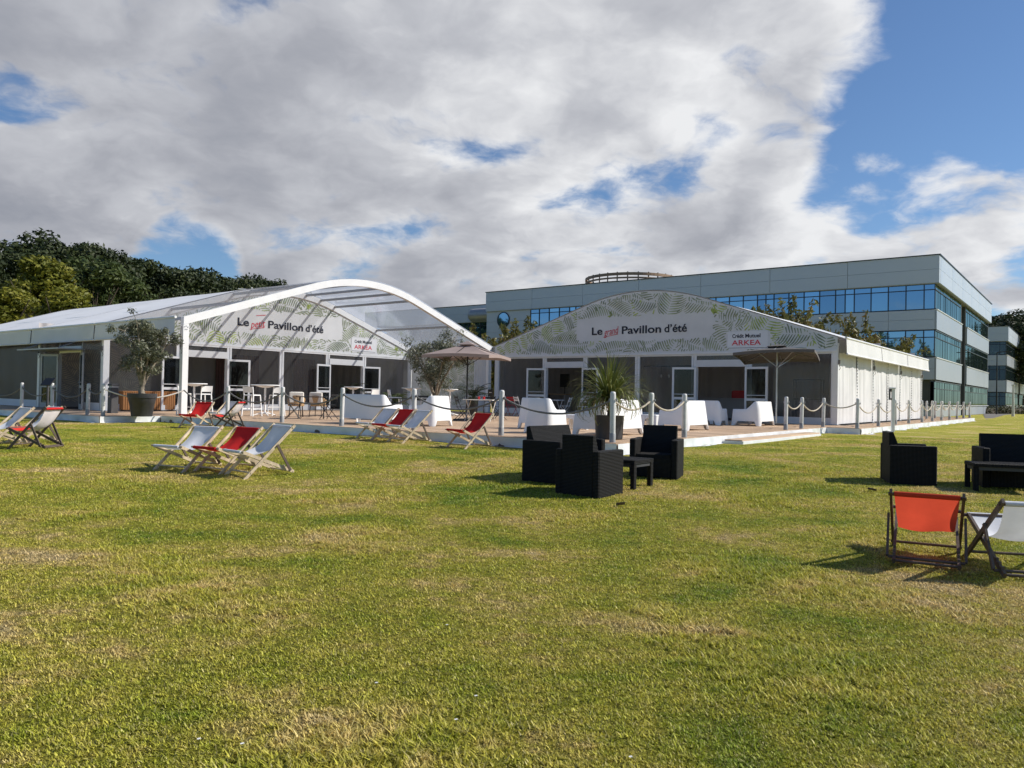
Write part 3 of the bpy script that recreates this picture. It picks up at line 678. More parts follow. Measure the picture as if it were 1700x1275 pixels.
pane_variation(bglass); pane_variation(bglass2)
# ------------------------------------------------------------------ office buildings
MESHES={}; PR=random.Random(3)
def shared_box(x,y,z,m,bev=0):
    k=(round(x,3),round(y,3),round(z,3),m.name,bev)
    if k not in MESHES:
        mb=MB(); (mb.bbox(0,x,0,y,0,z,bev) if bev else mb.box(0,x,0,y,0,z)); MESHES[k]=mb.mesh('piece',m)
    return MESHES[k]
def piece(name,parent,x,y,z,sx,sy,sz,m,bev=0):
    o=link(name,shared_box(sx,sy,sz,m,bev),parent); o.location=(x,y,z)
    if name=='pane': o.rotation_euler=(PR.gauss(0,.003),0,PR.gauss(0,.004))
    return o
FL=[(8.30,10.28,9.82),(4.60,6.72,6.15),(.9,2.80,2.2)]       # glazed bands: sill, head, transom
SP=[(6.74,8.28),(2.88,4.58),(.0,.86)]                       # spandrel bands
TOPZ0,TOPZ1=10.30,12.42
def office(label, corner, lx, ly, segs, left_floors, round_window=False, solid=0):
    t=thing('office_building',label,'office building',corner,TH)
    core=MB().box(-lx+.1,-.35,.35,ly-.1,-.5,12.3)
    for a,b in segs: pass
    core.obj('wall',cladd,t)
    # parapets, panel by panel (6.5 m modules)
    n=int(math.ceil((lx)/6.5)); w=lx/n
    for i in range(n):
        x0=-lx+i*w
        piece('parapet_panel',t,x0+.012,-.28,TOPZ0,w-.024+(.28 if i==n-1 else 0),.6,(TOPZ1-TOPZ0)*.5-.012,clad,.008)
        piece('parapet_panel',t,x0+.012,-.28,TOPZ0+(TOPZ1-TOPZ0)*.5,w-.024+(.28 if i==n-1 else 0),.6,(TOPZ1-TOPZ0)*.5,clad,.008)
    m=int(round(ly/6.0)); wy=(ly-.33)/m
    for i in range(m):
        y0=.325+i*wy
        for h in (0,1): piece('parapet_panel',t,-.32,y0+.012,TOPZ0+h*1.06,.60,wy-.024,1.05,clad,.008)
    MB().box(-lx-.05,.35,-.36,ly+.05,TOPZ1+.002,TOPZ1+.07).obj('parapet_cap',frame_d,t)
    MB().box(-lx,.2,-.20,ly,TOPZ0-.05,TOPZ0-.003).obj('soffit',alug,t)
    # left (shaded) face
    gx1=-.05; gx0=-lx+solid
    def bandx(z0,z1,zt,a0,a1,name='window',vis=True):
        wf=MB().box(a0,a1,-.02,.10,z0,z0+.06).box(a0,a1,-.02,.10,z1-.06,z1).box(a0,a1,-.015,.10,zt-.035,zt+.035); x=a1; ks=[.75]+[1.27]*4+[.70]
        xs=[a1]; q=0
        while x>a0+.3:
            x-=ks[q%6]; q+=1; xs.append(max(x,a0))
        for x in xs: wf.box(x-.035,x+.035,-.03,.11,z0,z1)
        wo=wf.obj(name,frame_d,t)
        for a,b in zip(xs,xs[1:]):
            if a-b<.15: continue
            r=round(a-b-.07,3)
            piece('pane',wo,b+.035,.03,z0+.06,r,.02,zt-.035-z0-.06,bglass); piece('pane',wo,b+.035,.03,zt+.035,r,.02,z1-.06-zt-.035,bglass)
    for k in left_floors: bandx(*FL[k],gx0,gx1)
    for k,(z0,z1) in enumerate(SP):
        x=gx1; i=0
        while x>gx0+.1:
            a=max(x-3.25,gx0)
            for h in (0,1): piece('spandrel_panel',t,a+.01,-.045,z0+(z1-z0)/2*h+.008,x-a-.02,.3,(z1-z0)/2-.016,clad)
            x=a
    if solid:
        for i in range(2):
            for j in range(9):
                x0=-lx+i*solid/2; z0=j*1.14
                if round_window and i==0 and z0>8.5 and z0<9: pass
                piece('wall_panel',t,x0+.012,-.06,z0+.01,solid/2-.024,.3,1.12,clad)
        if round_window:
            b=MB(); b.M=Matrix.Translation((-lx+2.4,-.10,9.3))@Matrix.Rotation(rad(90),4,'X'); b.lathe([(.86,-.05),(.86,.05),(.76,.06),(.76,-.05)],36)
            fr=b.obj('window',frame_d,t); b=MB(); b.M=Matrix.Translation((-lx+2.4,-.115,9.3))@Matrix.Rotation(rad(90),4,'X'); b.lathe([(.758,-.02),(.758,.02)],36); b.obj('pane',bglass,fr)
    # right (sunlit) face: projecting bays with recesses between
    for (y0,y1) in segs:
        for k,(z0,z1,zt) in enumerate(FL):
            wf=MB().box(-.10,.03,y0,y1,z0,z0+.08).box(-.10,.02,y0,y1,z1-.08,z1).box(-.10,.015,y0,y1,zt-.03,zt+.03)
            n2=max(2,int(round((y1-y0)/1.3))); d=(y1-y0)/n2
            for i in range(n2+1): wf.box(-.10,-.030,y0+i*d-.012,y0+i*d+.012,z0,z1)
            wo=wf.obj('window',frame_d,t)
            for i in range(n2):
                piece('pane',wo,-.06,y0+i*d+.02,z0+.08,.02,round(d-.04,3),zt-.03-z0-.08,bglass2); piece('pane',wo,-.06,y0+i*d+.02,zt+.03,.02,round(d-.04,3),z1-.08-zt-.03,bglass2)
            # bright ledge under each band
            piece('sill',t,-.1,y0,z0-.03,.24,y1-y0,.045,alu)
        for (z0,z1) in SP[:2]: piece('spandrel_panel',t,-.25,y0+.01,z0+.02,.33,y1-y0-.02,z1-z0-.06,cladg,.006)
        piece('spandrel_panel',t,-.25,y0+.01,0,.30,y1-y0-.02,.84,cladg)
        for (z0,z1) in SP[:2]: piece('sill',t,-.1,y0,z1-.035,.22,y1-y0,.04,alu)
        piece('side_wall',t,-1.2,y1,0,1.18,.25,10.24,cladd);  # recess walls coloured dark so they read as shaded, not sunlit
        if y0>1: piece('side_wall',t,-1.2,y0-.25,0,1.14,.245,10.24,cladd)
    return t
BC=Vector((32.4,59.0,0))
main_b=office('long grey three-storey office block with ribbon windows and one round porthole window',BC,44.4,36,[(.05,14.0),(17.3,35.6)],[0,1],True,6.0)
o2=Vector(at_Y(1670,640,112)); o2.z=0
office('smaller grey office block standing alone farther away beyond the path',o2,12,52,[(.05,21),(25,50)],[0,1,2])
wc=Vector(at_Y(812,640,97)); wc.z=0
wing=office('low grey office wing behind the porthole end with a silver cylinder on its face',wc+PX*3,26,12,[(.05,11)],[0,1])
mb=MB(); mb.M=Matrix.Translation((-3.2,-1.9,10.9))@Matrix.Rotation(rad(90),4,'Y')
mb.lathe([(.02,-1.6),(.55,-1.5),(.80,-1.2),(.85,-.9),(.85,2.6)],24); mb.obj('drum',alug,wing,smooth=50)
# roof ring: timber brise-soleil drum
rc=Vector(at_Y(1047.5,470,88)); rc.z=12.42
t=thing('roof_ring','round timber slatted screen drum on the long office roof','roof screen',rc)
RR=5.15
for k in range(4):
    z=.75+k*.42; b=MB(); n=72; h=.17 if k<3 else .30
    for i in range(n):
        a=i*2*math.pi/n; b.bar((RR*math.cos(a),RR*math.sin(a),z),(RR*math.cos(a+2*math.pi/n),RR*math.sin(a+2*math.pi/n),z),.16,h)
    b.obj('ring_slat',brass,t)
for i in range(28):
    a=i*2*math.pi/28; o=piece('ring_post',t,RR*.985*math.cos(a)-.06,RR*.985*math.sin(a)-.06,0,.12,.12,2.25,darkwood)
b=MB(); b.lathe([(4.3,0),(4.3,.7)],40); b.obj('ring_base',cladd,t)
# ------------------------------------------------------------------ vegetation
def leaf_cloud(rng, centres, radii, n, size, aspect=1.0, hollow=.5, up=.25, droop=0):
    """n small leaf faces spread through a set of ellipsoid clumps; returns verts, faces"""
    k=rng.choice(len(centres),n,p=np.prod(radii,1)**.67/np.sum(np.prod(radii,1)**.67))
    d=rng.normal(size=(n,3)); d/=np.linalg.norm(d,axis=1)[:,None]
    r=(hollow+(1-hollow)*rng.random(n)**.6)*(1+rng.normal(0,.07,n))
    c=centres[k]+d*radii[k]*r[:,None]
    nrm=d+rng.normal(0,.75,(n,3)); nrm[:,2]+=up; nrm/=np.linalg.norm(nrm,axis=1)[:,None]
    a=np.cross(nrm,rng.normal(size=(n,3))); a/=np.linalg.norm(a,axis=1)[:,None]
    a[:,2]-=droop; a/=np.linalg.norm(a,axis=1)[:,None]
    b=np.cross(nrm,a); s=size*rng.uniform(.55,1.3,n)[:,None]
    p=[c-a*s, c+b*s*.5/aspect-a*s*.15, c+a*s, c-b*s*.5/aspect+a*s*.1]
    V=np.stack(p,1).reshape(-1,3); F=np.arange(n*4).reshape(n,4)
    return V,F
def cloud_mesh(name,V,F,m):
    me=bpy.data.meshes.new(name); me.from_pydata(V.tolist(),[],F.tolist()); me.materials.append(m); return me
def limb_tree(rng, height, spread, trunk_r, fork, n_limbs, m, name='trunk', lean=.1):
    mb=MB(); tips=[]
    tx,ty=rng.normal(0,lean,2)*fork
    mb.tube([(0,0,-.1),(tx*.3,ty*.3,fork*.4),(tx,ty,fork)],[trunk_r*1.25,trunk_r,trunk_r*.8],9)
    for i in range(n_limbs):
        a=i*2*math.pi/n_limbs+rng.uniform(-.4,.4); e=spread*rng.uniform(.45,.9); z=fork+(height-fork)*rng.uniform(.45,.9)
        p0=(tx,ty,fork*.93); p1=(tx+e*.4*math.cos(a),ty+e*.4*math.sin(a),fork+(z-fork)*.55); p2=(tx+e*math.cos(a),ty+e*math.sin(a),z)
        mb.tube([p0,p1,p2],[trunk_r*.55,trunk_r*.35,trunk_r*.10],6); tips.append(p2)
        for q in range(2):
            a2=a+rng.uniform(-.9,.9); p3=(p1[0]+e*.5*math.cos(a2),p1[1]+e*.5*math.sin(a2),p1[2]+(height-p1[2])*rng.uniform(.3,.7))
            mb.tube([p1,p3],[trunk_r*.25,trunk_r*.06],5); tips.append(p3)
    return mb,np.array(tips)
def forest_variant(seed, h, r, lm, n, leaf, shape='round'):
    rng=np.random.default_rng(seed); mb,tips=limb_tree(rng,h*.9,r*.8,h*.022,h*.32,6,bark)
    cs=[];rs=[]
    nl=34 if shape=='round' else 40
    for i in range(nl):
        if shape=='round':
            u=rng.random(); z=h*(.30+.62*u); rr=r*math.sqrt(max(.05,1-((u-.38)/.66)**2))*rng.uniform(.35,.92)
        else:
            u=rng.random(); z=h*(.10+.84*u); rr=r*(1-u*.85)*rng.uniform(.3,1)
        a=rng.uniform(0,6.28); s=r*rng.uniform(.20,.36)*(1 if shape=='round' else .8)
        cs.append((rr*math.cos(a),rr*math.sin(a),z)); rs.append((s,s,s*rng.uniform(.6,.85)))
    V,F=leaf_cloud(rng,np.array(cs),np.array(rs),n,leaf,1.1,.55)
    return mb.mesh('trunk',bark),cloud_mesh('crown',V,F,lm)
FV=[forest_variant(1,15,6.2,lf_oak,17000,.235),forest_variant(2,15,5.4,lf_oak,16000,.23),forest_variant(3,15,6.8,lf_oak,18000,.24),
    forest_variant(4,11,3.6,lf_yel,12000,.17,'cone'),forest_variant(5,11,4.2,lf_mid,13000,.18)]
def forest_tree(kind, v, px, py_top, Y, label, group, wide=1.0):
    P=at_Y(px,640,Y); top=at_Y(px,py_top,Y).z; H=[15,15,15,11,11][v]*.97
    s=top/H; t=thing(kind,label,'tree',(P.x,P.y,-.05),random.uniform(0,6),group)
    for nm,me in zip(('trunk','crown'),FV[v]):
        o=link(nm,me,t); o.scale=(s*wide,s*wide,s)
    return t
random.seed(4)
G='dark trees of the wood behind the small marquee'
for i,(px,py,Y,v,w,lab) in enumerate([
    (-30,392,70,0,1,'dark tree at the picture edge, leftmost of the wood'),
    (40,402,76,1,1.1,'dark round-headed tree above the yellow-green tree, second from the left in the wood'),
    (112,394,78,2,1.0,'tallest dark tree of the wood, its crown highest on the skyline'),
    (168,412,84,0,1,'dark tree just right of the tallest one in the wood'),
    (222,424,88,1,1.15,'dark tree with a ragged crown near the middle of the wood'),
    (275,440,94,2,1.0,'dark tree with a lower crown right of the ragged one'),
    (322,446,98,0,1.1,'dark broad tree above the small marquee roof towards the end of the wood'),
    (366,458,103,1,1.05,'dark tree third from the right end of the wood'),
    (398,466,112,0,.9,'small dark tree second from the right end of the wood'),
    (438,458,120,2,.85,'last tree on the right end of the wood, with a rounded olive crown')]):
    forest_tree('oak_tree',v,px,py,Y,lab,G,w)
for i,(px,py,Y,v,w,lab) in enumerate([
    (70,418,58,3,1.25,'tall yellow-green feathery tree in front of the dark wood'),
    (8,470,54,3,1.5,'yellow-green tree at the left edge above the marquee eave'),
    (150,428,63,4,1.2,'mid-green tree right of the tall yellow-green one'),
    (105,470,52,3,1.4,'low yellow-green bushy tree behind the small marquee roof'),
    (188,452,66,4,1.1,'mid-green tree at the edge of the dark wood, right of the others')]):
    forest_tree('ash_tree' if v==4 else 'acacia_tree',v,px,py,Y,lab,'lighter trees before the wood',w)
for i,(px,py,Y,v,w,lab) in enumerate([(1645,526,150,0,1.0,'dark tree between the two office blocks'),(1668,524,152,1,1.0,'dark tree above the roof of the smaller office block'),
    (1697,512,140,2,1.2,'tall dark tree at the right edge beside the smaller office block'),(1722,520,128,0,1.2,'dark tree at the right edge reaching down to the lawn')]):
    forest_tree('oak_tree',v,px,py,Y,lab,'dark trees behind the smaller office block',w)
for i,(x,y,v,s) in enumerate([(92,38,0,1.0),(95,52,1,1.1),(90,26,2,1),(98,66,2,1.2),(88,12,1,1.05)]):
    t=thing('oak_tree','dark tree outside the picture, seen only mirrored in the office glass, '+('nearest the lamp','tallest','second smallest','farthest back','smallest')[i],'tree',(x,y,-.05),i,'trees right of the lawn')
    for nm,me in zip(('trunk','crown'),FV[v]):
        o=link(nm,me,t); o.scale=(s,s,s)
# shrubs with long shoots in front of the offices
def shoot_shrub(seed, h, r, n):
    rng=np.random.default_rng(seed); mb=MB(); cs=[];rs=[]
    for i in range(30):
        a=rng.uniform(0,6.28); e=r*rng.uniform(.15,1); z=h*rng.uniform(.55,1)*(1-.25*e/r)
        p=[(0,0,0),(e*.25*math.cos(a),e*.25*math.sin(a),z*.5),(e*.6*math.cos(a),e*.6*math.sin(a),z*.8),(e*math.cos(a),e*math.sin(a),z)]
        mb.tube(p,[.06,.04,.025,.008],5)
        for q in np.linspace(.35,1,9):
            k=min(2,int(q*3)); f=q*3-k; c=np.array(p[k])*(1-f)+np.array(p[k+1])*f
            cs.append(c); s=.34*(1.3-q*.85)*h/5; rs.append((s,s,s))
    for i in range(46):
        a=rng.uniform(0,6.28); e=r*rng.uniform(0,.8); z=h*rng.uniform(.25,.74); s=rng.uniform(.25,.5); cs.append(np.array((e*math.cos(a),e*math.sin(a),z))); rs.append((s,s,s*.7))
    V,F=leaf_cloud(rng,np.array(cs),np.array(rs),n,.12,1.4,.2)
    return mb.mesh('stem',bark),cloud_mesh('foliage',V,F,lf_shrub)
SV=[shoot_shrub(21,5,2.6,11000),shoot_shrub(22,5,3.0,11000)]
for px,py,Y,v,w,lab in [(1300,474,52,0,1.1,'shrub with one tall upright shoot behind the big marquee roof'),(1440,506,50,1,.85,'copper-tinged shrub behind the big marquee eave, nearest the office corner'),
    (862,512,62,0,1.0,'shrub with reddish tips below the round porthole window'),(822,548,58,1,1.0,'low shrub between the two marquee roofs'),(765,528,70,1,1.0,'dark shrub behind the right foot of the clear arch'),
    (1240,506,54,1,.9,'thin shrub left of the tall-shoot shrub behind the big marquee roof'),(1380,520,51,0,.8,'low shrub between the two larger ones above the big marquee roof'),(1478,566,49,0,.6,'small shrub at the far eave of the big marquee')]:
    P=at_Y(px,640,Y); s=at_Y(px,py,Y).z/5.0
    t=thing('flowering_shrub',lab,'shrub',(P.x,P.y,-.03),px*.1,'shrubs in front of the offices')
    for nm,me in zip(('stem','foliage'),SV[v]): o=link(nm,me,t); o.scale=(s*w,s*w,s)
# low hedge at the foot of the far office
rng=np.random.default_rng(8); a=on_z(1640,679,0); b=on_z(1716,680,0); n=26
a=at_Y(1632,640,86); b=at_Y(1716,640,94)
cs=np.array([[a.x+(b.x-a.x)*i/n,a.y+(b.y-a.y)*i/n,.35] for i in range(n+1)])+rng.normal(0,.12,(n+1,3)); rs=np.tile([.6,.6,.45],(n+1,1))
V,F=leaf_cloud(rng,cs,rs,5200,.12,1.2,.5); me=cloud_mesh('foliage',V,F,lf_hedge)
t=thing('hedge','low brownish green hedge along the path before the smaller office block','hedge'); link('foliage',me,t)
core=MB(); core.bar((a.x,a.y,.3),(b.x,b.y,.3),.7,.6); core.obj('stem',darkwood,t)
# ------------------------------------------------------------------ street lamps
def lamp(label,px,ytop,Y,m,arm,r=.06):
    P=at_Y(px,660,Y); h=at_Y(px,ytop,Y).z; t=thing('street_lamp',label,'street lamp',(P.x,P.y,-.04),TH)
    MB().tube([(0,0,0),(0,0,h)],[r*1.4,r*.8],10).obj('pole',m,t,smooth=50)
    if arm: MB().tube([(0,0,h-.05),(.25,0,h+.02),(.9,0,h+.04)],.04).box(.7,1.3,-.12,.12,h-.02,h+.07).obj('lamp_head',m,t)
    else: MB().box(-.12,.12,-.12,.12,h,h+.12).obj('lamp_head',m,t)
    return t
lamp('dark slim street lamp with a short arm before the smaller office block',1654.5,584,84,blackm,True)
lamp('short pale post standing by the path near the right edge',1682,640,72,postm,False,.09)
P=at_Y(415,600,74); h=at_Y(415,482,74).z
t=thing('street_lamp','twin-armed white lamp head peeping above the small marquee roof','street lamp',(P.x,P.y,0),0)
MB().tube([(0,0,0),(0,0,h+.3)],.07).obj('pole',alu,t)
MB().tube([(-1.3,0,h+.12),(-.4,0,h+.02),(0,0,h),(.5,0,h-.02),(1.2,0,h-.12)],[.05,.1,.08,.1,.05],10).obj('lamp_head',alu,t,smooth=50)
# ------------------------------------------------------------------ rope posts round the deck
def on_edge(px, axis, val):
    """court position where the view through column px meets the deck edge (axis 'x' or 'y' = val)"""
    d=px_dir(px,660); e=EYE-CT; ex,ey=e.dot(PX),e.dot(UY); dx,dy=d.dot(PX),d.dot(UY)
    s=(val-ex)/dx if axis=='x' else (val-ey)/dy
    return ex+dx*s,ey+dy*s
pp=None
def rope_post(x,y,label):
    global pp
    W2=cw(x,y,DECK)
    if pp is None:
        t=thing('rope_post',label,'post',W2,TH,'rope posts round the deck')
        MB().lathe([(.056,.16),(.056,.955),(.050,.985),(.030,1.0)],16).obj('shaft',postm,t,smooth=50)
        MB().lathe([(.062,-.015),(.062,.17),(.056,.18)],16).obj('sleeve',postd,t,smooth=50)
        for q in (-1,1): MB().tube([(q*.056,0,.84),(q*.085,0,.86),(q*.09,0,.83),(q*.07,0,.81),(q*.056,0,.82)],.010,6).obj('eyelet',alug,t); pp=t
    else: t=dup(pp,None,W2,TH,label)
    r=random.Random(int(x*100+y*7)); t.rotation_euler=(r.gauss(0,.012),r.gauss(0,.012),TH)
    return (x,y)
def rope(pts, label, sag=.24, m=ropem, zs=None):
    path=[]
    for i,(a,b) in enumerate(zip(pts,pts[1:])):
        za=DECK+.84 if zs is None else zs[i]; zb=DECK+.84 if zs is None else zs[i+1]
        L=math.hypot(b[0]-a[0],b[1]-a[1]); sg=min(.34,.08+.085*L)*sag/.24
        for q in range(14 if i<len(pts)-2 else 15):
            f=q/14; path.append(cw(a[0]+(b[0]-a[0])*f,a[1]+(b[1]-a[1])*f,za+(zb-za)*f-sg*4*f*(1-f)))
    o=MB().tube(path,.021,7).obj('barrier_rope',m,None,60,label=label,cat='rope',group='ropes between the posts round the deck'); return o
YF=-16.72; XR=16.28; XW=17.38; YL=-18.7
front=[on_edge(px,'y',YF) for px in (378,469,568,688,833,1018)]
lab=['white rope post behind the two overlapping deckchairs on the front deck edge','white rope post before the black bistro table and rattan chairs','white rope post before the grey-shaded back of the two-seat plastic sofa',
     'white rope post between the white sofa and armchair behind the three deckchairs','white rope post just right of the single red deckchair','white rope post at the outer deck corner in front of the spiky potted plant']
for p,l in zip(front,lab): rope_post(*p,l)
rope([(.05,-16.5)]+front[:1],'dark rope sagging from the arch foot to the first post behind the deckchairs',m=roped)
rope(front,'grey rope running along the front deck edge up to the spiky plant',m=roped)
right=[on_edge(px,'x',XR) for px in (1081,1137)]
for p,l in zip(right,['white rope post right of the spiky plant at the deck corner','white rope post before the white armchairs, with the rope end tied to it']): rope_post(*p,l)
rope(front[-1:]+right,'pale rope from the deck corner past the spiky plant')
r2=[on_edge(px,'x',XR) for px in (1305,1331)]+[(XR,-2.45)]
for p,l in zip(r2,['white rope post at the far end of the step, left of a close trio','white rope post in the middle of the close trio before the big marquee corner','white rope post at the inner corner where the walkway beside the big marquee begins']): rope_post(*p,l)
wk=[(XW,-2.45)]+[on_edge(px,'x',XW) for px in (1458.7,1487,1509,1531)]
y=wk[-1][1]
while y<25.5: y+=2.75; wk.append((XW,min(y,26.9)))
ORD=['first','second','third','fourth','fifth','sixth','seventh','eighth','ninth','tenth','eleventh','twelfth','thirteenth','fourteenth','fifteenth','sixteenth']
for i,p in enumerate(wk): rope_post(*p,'white rope post along the outer walkway edge, '+ORD[i]+' from its near corner')
rope(r2+wk,'pale rope from the step round the walkway corner and along the lawn edge')
inn=[(16.2,18.2+2.75*i) for i in range(4)]
for i,p in enumerate(inn): rope_post(*p,'white rope post on the inner walkway side past the big marquee, '+ORD[i]+' in row')
rope(inn+[wk[-1]],'pale rope on the inner side of the walkway beyond the big marquee')
left=[(-.72,YL)]+[on_edge(px,'y',YL) for px in (146,87,36,-25)]
for p,l in zip(left,['white rope post at the deck corner beside the potted olive tree','white rope post between the potted olive tree and the side entrance','white rope post before the open side door with the black lectern','white rope post left of the side door of the small marquee','white rope post beyond the left edge of the picture']): rope_post(*p,l)
rope([(.05,-16.5)]+left[:1],'rope coloured sunlit cream from the arch foot to the corner post by the olive pot',m=cream)  # cream colour puts the sunlight into this run of rope
rope(left,'dark rope along the deck in front of the side door',m=roped)
# ------------------------------------------------------------------ deckchairs
def deckchair(label, f, cloth, px, py, low=False, frame=beech, rear=False, sag=.0, shape=(.74,.68)):
    rz=face_rz(f); fv=Vector((f[0],f[1],0)).normalized(); P=on_lawn(px,py)
    st,zt=(.78,.60) if low else shape
    if rear: P=P+fv*(st+.02)
    P=Vector((P.x,P.y,float(lawn_z(P.x,P.y))+.008)); Pr=P-fv*st; pitch=(float(lawn_z(Pr.x,Pr.y))-float(lawn_z(P.x,P.y)))/st
    t=thing('deckchair',label,'deckchair',P,rz,'deckchairs on the lawn'); t.rotation_euler=(math.atan(pitch),0,rz)
    hw=.27 if low else .29
    A0,A1=Vector((0,-.03,-.03)),Vector((0,st,zt)); B0,B1=Vector((0,-.03,.365)),Vector((0,st+.03,.03))
    for s in (-1,1):
        o=Vector((s*hw,0,0)); MB().bar(A0+o,A1+o*1.0+(A1-A0).normalized()*.05,.022,.042).obj('back_rail',frame,t)
        o=Vector((s*(hw-.028),0,0)); b=MB().bar(B0+o,B1+o,.022,.045).obj('seat_rail',frame,t)
        n=MB()
        for q in (.80,.87,.94): c=B0.lerp(B1,q)+o; n.box(c.x-.011,c.x+.011,c.y-.012,c.y+.012,c.z+.012,c.z+.042)
        n.obj('notch',frame,b)
        pr=A0.lerp(A1,.66); o=Vector((s*(hw+.026),0,0)); MB().bar(pr+o,Vector((o.x,B0.lerp(B1,.9).y,.055)),.02,.036).obj('prop_leg',frame if frame is darkwood else darkwood if s<9 else frame,t)
    def rail(p,r=.016,w=hw): return MB().tube([(-w-.02,p.y,p.z),(w+.02,p.y,p.z)],r,8)
    rail(A1).obj('top_bar',frame,t); rail(B0.lerp(B1,.0)).obj('front_bar',frame,t)
    rail(Vector((0,B0.lerp(B1,.9).y,.05)),.013).obj('cross_bar',frame,t); rail(A0.lerp(A1,.14),.013).obj('cross_bar',frame,t); rail(B0.lerp(B1,.985),.013,hw-.03).obj('cross_bar',frame,t)
    p0=B0+Vector((0,-.018,.014)); p2=A1+Vector((0,.0,.018)); p1=Vector((0,.50,.03)) if low else Vector((0,.40,.155+sag)); hwc=.245
    r=random.Random(px*7+py); w1,w2=r.uniform(0,6),r.uniform(0,6)
    def sl(u,v):
        q=p0*(1-u)**2+p1*2*u*(1-u)+p2*u*u; e=(v-.5)*2; k=math.sin(math.pi*u)
        return (e*hwc*(1-.10*k), q.y+.012*math.sin(v*9+w1)*k-.02*k*(1-e*e)*.4, q.z-.022*k*(1-e*e)+.005*math.sin(u*14+w2)*k+.008*math.sin(v*7+u*5+w1)*k)
    MB().grid(sl,26,10).obj('sling',cloth,t,smooth=80)
    for z,pp2 in ((0,p0),(1,p2)): MB().tube([(-hwc,pp2.y+.002,pp2.z-.015),(hwc,pp2.y+.002,pp2.z-.015)],.022,8).obj('sling_hem',cl_red if cloth is cl_redw else cloth,t,smooth=50)
    return t
deckchair('white deckchair cut by the left edge of the picture',(-.6,-.8),cl_white,-32,742)
deckchair('white deckchair standing partly behind the red one with a white back',(-.6,-.8),cl_white,20,737)
deckchair('red deckchair with a dark frame and white underside turned away, near the left edge',(-1,.02),cl_redw,32,744,frame=darkwood,shape=(.62,.72))
deckchair('bright red deckchair beside the arch foot of the small marquee',(-.2,-.98),cl_red,312,711)
deckchair('pale blue-white deckchair overlapped by the dark-framed red one near the arch foot',(-.5,-.87),cl_white,352,705)
deckchair('red deckchair with dark frame and white underside near the arch foot, seen from the side',(-1,.05),cl_redw,362,711,frame=darkwood,shape=(.64,.72))
deckchair('white deckchair, left one of the three in the middle of the left lawn',(-.40,-.915),cl_white,280,782,shape=(.74,.59))
deckchair('red deckchair between two white ones on the open left lawn',(-.51,-.86),cl_red,344,785,shape=(.74,.60))
deckchair('white side-on deckchair, right one of the trio on the open left lawn',(-.68,-.73),cl_white,391,792)
deckchair('pale blue-white deckchair left of a dark red one in front of the two-seat sofa',(-.68,-.73),cl_white,604,729)
deckchair('dark red deckchair between two pale ones close to the deck edge',(-.68,-.73),cl_red,631,732)
deckchair('pale deckchair right of the dark red one close to the deck edge',(-.74,-.67),cl_white,656,735)
deckchair('single dark red deckchair standing alone before the deck post',(-.71,-.70),cl_red,757,744)
deckchair('orange-red deckchair seen from behind, glowing in the sun on the right lawn',(.47,.88),cl_orange,1537,944,True,darkwood,True)
deckchair('white deckchair seen from behind at the right edge beside the orange-red one',(.22,.97),cl_white,1724,967,True,darkwood,True)
# ------------------------------------------------------------------ black wicker set
def wicker_seat(name,label,cat,P,f,w,d=.64,group='black wicker garden furniture'):
    t=thing(name,label,cat,P,face_rz(f),group); at=.095
    for s in (-1,1):
        x0=-w/2 if s<0 else w/2-at; MB().bbox(x0,x0+at,-d/2,d/2-.0,.0,.58,.012).obj('arm',wicker,t)
    a=w/2-at-.004
    b=MB(); prof_=[(d/2-.004,.0),(d/2-.004,.765),(d/2-.06,.775),(d/2-.22,.34),(d/2-.22,0)]; b.add([(x,y,z) for x in (-a,a) for y,z in prof_],[(0,1,2,3,4),(9,8,7,6,5)]+[(i,(i+1)%5,5+(i+1)%5,5+i) for i in range(5)]); b.obj('backrest',wicker,t)
    MB().bbox(-a,a,-d/2+.015,d/2-.225,.02,.36,.012).obj('seat',wicker,t)
    MB().box(-a,a,-d/2+.005,-d/2+.0145,.02,.30).obj('front_panel',wicker,t)
    return t
def wicker_table(label,P,f,w,d,h=.39):
    t=thing('coffee_table',label,'coffee table',P,face_rz(f),'black wicker garden furniture')
    MB().bbox(-w/2,w/2,-d/2,d/2,h-.05,h,.008).obj('table_top',wicker,t)
    MB().box(-w/2+.02,w/2-.02,-d/2+.02,d/2-.02,h-.10,h-.052).obj('apron',darkm,t)
    for x in (-1,1):
        for y in (-1,1): MB().bbox(min(x*(w/2-.005),x*(w/2-.07)),max(x*(w/2-.005),x*(w/2-.07)),min(y*(d/2-.005),y*(d/2-.07)),max(y*(d/2-.005),y*(d/2-.07)),0,h-.052,.006).obj('leg',wicker,t)
    return t
def rvec(f): return Vector((f[1],-f[0],0)).normalized()
def V3(f): return Vector((f[0],f[1],0)).normalized()
def corner_place(px,py,f,w,d,side,end,lawn=True):
    """centre of a w x d object facing f whose corner (side +1 right/-1 left hand, end +1 front/-1 back) is seen at px,py"""
    P=on_lawn(px,py) if lawn else on_z(px,py); P=P-rvec(f)*(side*w/2)-V3(f)*(end*d/2); return P
def sink(P): return Vector((P.x,P.y,float(lawn_z(P.x,P.y))-.004))
fu=(UY.x,UY.y); fp=(PX.x,PX.y); fmp=(-PX.x,-PX.y)
wicker_seat('wicker_armchair','black wicker armchair in front, turned away with its back to the camera','armchair',sink(corner_place(994,829,fu,.66,.62,1,-1)),fu,.66,.62)
wicker_seat('wicker_sofa','black wicker two-seater facing right, behind the front wicker armchair','sofa',sink(corner_place(865.5,798,fp,1.22,.66,1,-1)),fp,1.22,.66)
wicker_table('black wicker coffee table between the wicker armchairs near the deck corner',sink(corner_place(1053,814,fu,.55,.56,1,-1)),fu,.55,.56)
